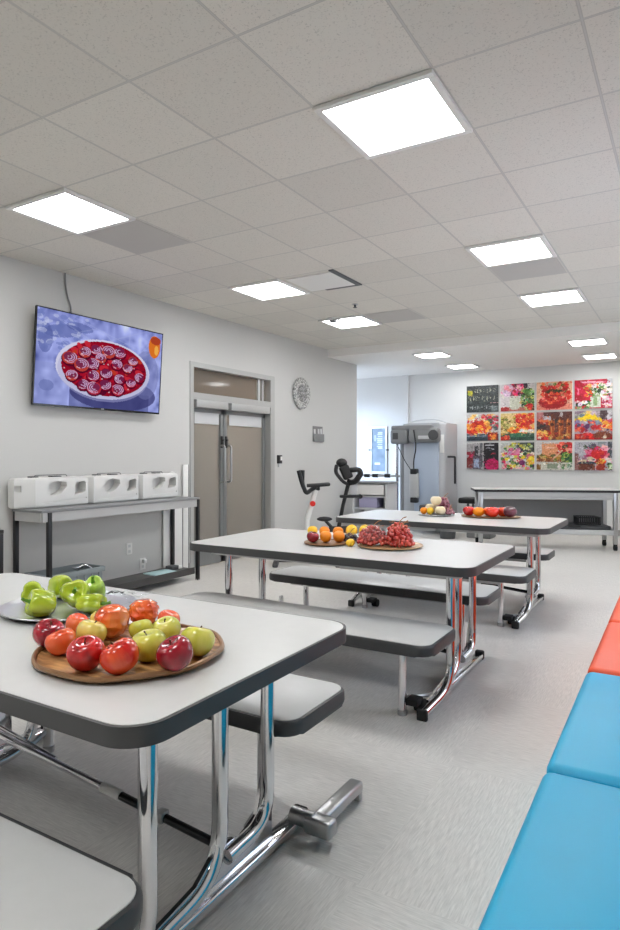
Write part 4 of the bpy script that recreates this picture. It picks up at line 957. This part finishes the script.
t = thing('exercise_bike', 'black exercise bike with raised console, right of the white one', 'exercise bike', (-4.22, 7.96, 0), .54)
b = B(); add_tube(b, [(-.06, 0, .25), (.02, 0, .66), (.11, 0, 1.02)], [.03, .026, .03], 12); obj('post', b, M['black_metal'], t)
b = B(); add_blob(b, (.0, 0, 1.25), .08, .07, .065, 3); add_box(b, (-.03, -.09, 1.02), (.11, .09, 1.22), .03, 3, M=Tr(.06, 0, 1.12) @ Ry(-24) @ Tr(-.04, 0, -1.12)); obj('console', b, M['black'], t)
b = B()
for s_ in (-.11, .11):
    add_tube(b, fillet([(.1, s_ * .3, .95), (.02, s_, .98), (-.09, s_, 1.12), (-.07, s_ * .8, 1.22)], .06), .024, 10)
    add_tube(b, fillet([(.1, s_ * .3, .97), (.2, s_, .99), (.27, s_, 1.1), (.24, s_ * .9, 1.16), (.12, s_ * .6, 1.15)], .05), .034, 10)
obj('handlebar', b, M['black'], t)
b = B(); add_box(b, (.12, -.03, .8), (.22, .03, 1.0), .015); obj('silver_panel', b, M['pale_grey'], t)
b = B(); add_box(b, (-.03, -.06, .76), (.26, .06, .80), .015); add_tube(b, [(.26, -.06, .78), (.26, .06, .78)], .03, 12); obj('adjuster', b, M['black'], t)
b = B(); add_box(b, (-.2, -.05, .16), (.2, .05, .36), .06, 3); obj('frame', b, M['black_metal'], t)
b = B(); add_blob(b, (-.26, 0, .46), .13, .06, .035, 3, lambda d: 1 - .3 * max(0, -d.x)); add_tube(b, [(-.1, 0, .3), (-.24, 0, .45)], .022, 10); obj('pedal', b, M['black'], t)
b = B(); add_blob(b, (.24, 0, .46), .15, .1, .09, 3); add_tube(b, [(.12, 0, .3), (.24, 0, .45)], .03, 10); obj('flywheel_cover', b, M['black'], t)
b = B(); add_box(b, (-.42, -.25, 0), (-.35, .25, .05), .015); add_box(b, (.36, -.25, 0), (.43, .25, .05), .015); add_box(b, (-.38, -.03, .03), (.4, .03, .08), .01); add_box(b, (-.05, -.03, .05), (.03, .03, .2), .01); obj('base', b, M['dark_grey'], t)

# grey cable training machine against the back wall
mc = thing('training_machine', 'tall grey cable training machine against the back wall', 'exercise machine', (-4.1, 11.1, 0))
b = B(); add_prism(b, rrect(-.42, -.28, .40, .5, .1, 6), .0, 1.93, .05, 3); obj('shroud', b, M['machine'], mc)
b = B(); add_box(b, (-.16, -.31, .35), (.30, -.275, 1.6), .02, 3); obj('front_panel', b, M['machine_panel'], mc)
b = B(); add_box(b, (-.46, -.27, .02), (-.2, .1, 1.7), .05, 3, M=Tr(0, 0, 0)); obj('side_column', b, M['mid_grey'], mc)
b = B(); add_tube(b, [(-.58, -.1, .0), (-.58, -.1, 1.75)], .035, 14); add_box(b, (-.62, -.14, 1.72), (-.4, .0, 1.77), .01); obj('guide_pole', b, M['chrome'], mc)
b = B(); add_box(b, (-.56, -.46, 1.56), (-.24, -.26, 1.82), .045, 3); add_box(b, (-.22, -.46, 1.58), (.34, -.26, 1.84), .06, 4); add_box(b, (-.55, -.44, 1.8), (.2, -.2, 1.89), .03, 3); hd = obj('head_unit', b, M['mid_grey'], mc)
b = B(); add_tube(b, [(.26, -.48, 1.71), (.26, -.45, 1.71)], .09, 20); obj('control_knob', b, M['dark_grey'], hd)
b = B(); add_box(b, (-.02, -.475, 1.64), (.18, -.455, 1.7), .008); obj('label_plate', b, M['pale_grey'], hd)
b = B(); add_box(b, (-.5, -.475, 1.64), (-.4, -.455, 1.76), .01); obj('vent_grille', b, M['dark_grey'], hd)
b = B(); add_tube(b, fillet([(-.45, -.1, 1.9), (-.3, .1, 2.0), (.1, .1, 2.02), (.36, .1, 1.93)], .1), .014, 8); obj('top_hose', b, M['pale_grey'], mc)
b = B(); add_tube(b, fillet([(-.1, -.47, 1.8), (-.04, -.5, 1.5), (-.1, -.48, 1.25), (-.09, -.48, 1.06)], .1), .012, 8); add_tube(b, fillet([(-.42, -.47, 1.56), (-.26, -.48, 1.25), (-.13, -.46, 1.06)], .1), .007, 8); obj('cable', b, M['black'], mc)
b = B(); add_box(b, (-.17, -.52, .6), (0, -.43, 1.05), .03, 3); obj('hand_grip', b, M['grey_metal'], mc)
for z in (.52, 1.02):
    b = B(); add_box(b, (-.15, -.53, z), (-.02, -.42, z + .1), .02); obj('grip_collar', b, M['black'], mc)
b = B(); add_box(b, (.31, -.29, 1.4), (.39, -.275, 1.72), .004); obj('control_plate', b, M['white_plastic'], mc)
b = B(); add_tube(b, fillet([(.38, -.1, 1.33), (.56, -.2, 1.33), (.56, -.2, .86)], .02), .018, 8); obj('side_handle', b, M['black'], mc)
b = B(); add_tube(b, [(-.42, -.32, .98), (-1.3, -.52, .99)], .02, 10); arm = obj('lever_arm', b, M['steel'], mc)
for a in (.2, .45, .62):
    b = B(); x = -.42 - .88 * a; yv = -.32 - .2 * a; add_tube(b, [(x, yv, .982), (x - .1, yv - .022, .984)], .034, 12); obj('arm_grip', b, M['black'], arm)
b = B(); add_box(b, (.05, -.62, .12), (.5, -.25, .5), .03, 3); obj('seat_block', b, M['dark_grey'], mc)

# framed notice on the back wall of the alcove
t = thing('framed_notice', 'white framed narrow notice board in the alcove', 'notice', (-5.45, YB, .98))
b = B()
for lo, hi in (((-.19, -.03, 0), (-.15, 0, .97)), ((.15, -.03, 0), (.19, 0, .97)), ((-.15, -.03, 0), (.15, 0, .05)), ((-.15, -.03, .92), (.15, 0, .97))): add_box(b, lo, hi, .004)
obj('frame', b, M['steel'], t, smooth=0)
P = Paint(30, 84, (126, 146, 166)); P.mottle(8, 6, 2); g = np.random.default_rng(4)
for k in range(9): P.line((.35 + .1 * g.random(), .1 + .045 * k), (.75, .1 + .045 * k), .014, (226, 234, 240), .7)
P.rect(.2, .8, .6, .84, (220, 228, 236)); P.rect(.16, .16, .3, .3, (170, 186, 200))
picture_mesh('notice_sheet', P, .3, .87, lambda u, v: (-.15 + .3 * u, -.012, .92 - .87 * v), PRINT, t)
b = B()
for x in (-.19, .19): add_box(b, (x - .03, -.035, .47), (x + .03, 0, .5), .003)
obj('bracket', b, M['dark_grey'], t, smooth=0)

# pale cabinet with a lilac box inside, left of the machine
t = thing('low_cabinet', 'low pale grey cabinet with open front beside the black bike', 'cabinet', (-4.45, 9.55, 0))
b = B()
for lo, hi in (((-.3, -.2, 0), (-.27, .2, .9)), ((.27, -.2, 0), (.3, .2, .9)), ((-.27, .17, 0), (.27, .2, .9)), ((-.27, -.19, .05), (.27, .17, .08)), ((-.27, -.19, .48), (.27, .17, .51)), ((-.27, -.19, .68), (.27, .17, .70))): add_box(b, lo, hi)
obj('carcass', b, M['pale_grey'], t, smooth=0)
b = B(); add_box(b, (-.33, -.23, .9), (.33, .22, .93), .006); obj('cabinet_top', b, M['mid_grey'], t)
b = B(); add_box(b, (-.25, -.21, .72), (.25, -.19, .885), .006); add_box(b, (-.06, -.225, .83), (.06, -.21, .845), .003); obj('drawer', b, M['white_plastic'], t)
b = B(); add_box(b, (-.16, -.14, 0), (.16, .12, .15), .01); add_box(b, (-.17, -.15, .15), (.17, .13, .17), .006); obj('lilac_box', b, M['lilac'], label='lilac storage box on the shelf of the pale cabinet', cat='box', loc=(-4.5, 9.53, .51))

# workbench under the pictures
def at(x, y): return x, y
wx = thing('workbench', 'long white topped work table with dark edge under the pictures', 'table', (-1.88, 9.92, 0), math.radians(22))
L = 1.02; D = .31
b = B(); add_box(b, (-L, -D, .826), (L, D, .858), .004); obj('top_edge', b, M['black'], wx)
b = B(); add_box(b, (-L + .004, -D + .004, .856), (L - .004, D - .004, .864), .002); obj('work_top', b, M['laminate'], wx)
for x in (-L + .09, L - .09):
    for y in (-D + .05, D - .05):
        b = B(); add_box(b, (x - .03, y - .022, .09), (x + .03, y + .022, .826), .004); lg = obj('leg', b, M['steel'], wx)
        b = B(); add_tube(b, [(x - .02, y, .04), (x + .02, y, .04)], .04, 18); add_box(b, (x - .024, y - .018, .05), (x + .024, y + .018, .1), .004); obj('caster', b, M['rubber'], lg)
b = B(); add_box(b, (-L + .06, -D + .03, .22), (L - .06, D - .03, .29), .006); obj('lower_shelf', b, M['pale_grey'], wx)
b = B(); add_box(b, (-L + .12, -D + .04, .72), (L - .12, -D + .07, .75)); add_box(b, (-L + .12, -D + .03, .755), (L - .12, -D + .045, .826)); obj('front_rail', b, M['grey_metal'], wx, smooth=0)
b = B(); add_box(b, (-L + .12, D - .05, .29), (L - .12, D - .035, .82)); obj('back_panel', b, mat('grey_panel', (150, 150, 150), .5), wx, smooth=0)
Rw = Matrix.Rotation(math.radians(22), 4, 'Z')
def onbench(x, y): v = Rw @ Vector((x, y, 0)); return (-1.88 + v.x, 9.92 + v.y)
t = thing('plastic_crate', 'black plastic crate on the lower shelf of the work table', 'crate', (*onbench(.62, .02), .345), math.radians(22))
t.scale = (.62, .8, .72)
b = B()
for k in range(11): x = -.24 + .048 * k; add_box(b, (x - .008, -.17, 0), (x + .008, -.155, .15)); add_box(b, (x - .008, .155, 0), (x + .008, .17, .15))
for k in range(7): y = -.15 + .05 * k; add_box(b, (-.25, y - .008, 0), (-.235, y + .008, .15)); add_box(b, (.235, y - .008, 0), (.25, y + .008, .15))
obj('slats', b, M['black'], t, smooth=0)
b = B()
for z in (0, .14): add_box(b, (-.255, -.175, z), (.255, -.15, z + .02)); add_box(b, (-.255, .15, z), (.255, .175, z + .02)); add_box(b, (-.255, -.15, z), (-.23, .15, z + .02)); add_box(b, (.23, -.15, z), (.255, .15, z + .02))
add_box(b, (-.24, -.16, 0), (.24, .16, .01)); obj('rim', b, M['black'], t, smooth=0)
t = thing('flat_case', 'flat dark grey case under the crate on the work table shelf', 'case', (*onbench(.38, 0), .29), math.radians(22))
b = B(); add_box(b, (-.5, -.24, 0), (.5, .24, .055), .012, 3); obj('case_body', b, M['dark_grey'], t)
b = B(); add_tube(b, fillet([(-.08, -.24, .05), (-.08, -.265, .05), (.08, -.265, .05), (.08, -.24, .05)], .02), .008, 8); obj('case_handle', b, M['black'], t)
# things on the floor between machine and work table
t = thing('waste_bin', 'dark grey waste bin on the floor by the training machine', 'bin', (-3.42, 10.15, 0))
b = B(); add_lathe(b, [(.12, 0), (.16, .4), (.165, .4), (.165, .42), (.15, .42), (.145, .39), (.11, .02), (0, .02)], seg=28); obj('bin_body', b, M['dark_grey'], t)
b = B(); add_tube(b, [(.165 * math.cos(2 * PI * k / 32), .165 * math.sin(2 * PI * k / 32), .415) for k in range(32)], .01, 8, closed=True); obj('bin_rim', b, M['black'], t)
t = thing('floor_box', 'pale grey box on the floor left of the work table', 'box', (-2.98, 10.55, 0))
b = B(); add_box(b, (-.2, -.18, 0), (.2, .18, .32), .02, 3); obj('box_body', b, M['mid_grey'], t)
b = B(); add_box(b, (-.21, -.19, .32), (.21, .19, .36), .012, 3); obj('lid', b, M['pale_grey'], t)
t = thing('low_bench', 'low black padded exercise bench right of the training machine', 'exercise bench', (-2.95, 11.35, 0))
b = B(); add_box(b, (-.62, -.2, .5), (.55, .2, .6), .03, 3); obj('pad', b, M['black'], t)
b = B()
for x in (-.45, .4): add_tube(b, [(x, -.15, 0), (x, -.15, .5)], .022, 10); add_tube(b, [(x, .15, 0), (x, .15, .5)], .022, 10); add_tube(b, [(x, -.15, .2), (x, .15, .2)], .018, 10)
add_tube(b, [(-.45, 0, .2), (.4, 0, .2)], .022, 10); obj('frame', b, M['dark_grey'], t)

# ------------------------------------------------------------------ light, camera, colour
w = bpy.data.worlds.new('daylight'); SC.world = w; w.use_nodes = True
bg = w.node_tree.nodes['Background']; bg.inputs['Color'].default_value = (*lin((234, 242, 255)), 1); bg.inputs['Strength'].default_value = 3.2
sl = bpy.data.lights.new('alcove_fill_sun', 'SUN'); sl.energy = 18.0; sl.angle = .9; sl.color = lin((206, 228, 255))  # bluish sun lamp added to brighten the alcove through its windows
so = bpy.data.objects.new('alcove_fill_sun', sl); COL.objects.link(so); so.rotation_euler = Vector((.30, .80, -.42)).to_track_quat('-Z', 'Y').to_euler()
cam = bpy.data.cameras.new('camera'); cam.sensor_fit = 'HORIZONTAL'; cam.sensor_width = 36; cam.lens = 639.5 / 620 * 36
cam.shift_y = -9.9 / 620; cam.clip_start = .05
co = bpy.data.objects.new('camera', cam); COL.objects.link(co); co.location = (0, 0, 1.36); co.rotation_euler = (PI / 2, 0, .537); SC.camera = co
SC.view_settings.view_transform = 'Standard'; SC.view_settings.look = 'None'; SC.view_settings.gamma = 1; SC.view_settings.use_curve_mapping = False
SC.view_settings.exposure = 0.5
SC.cycles.max_bounces = 10; SC.cycles.diffuse_bounces = 5; SC.cycles.caustics_reflective = False; SC.cycles.caustics_refractive = False
SC.cycles.sample_clamp_indirect = 6
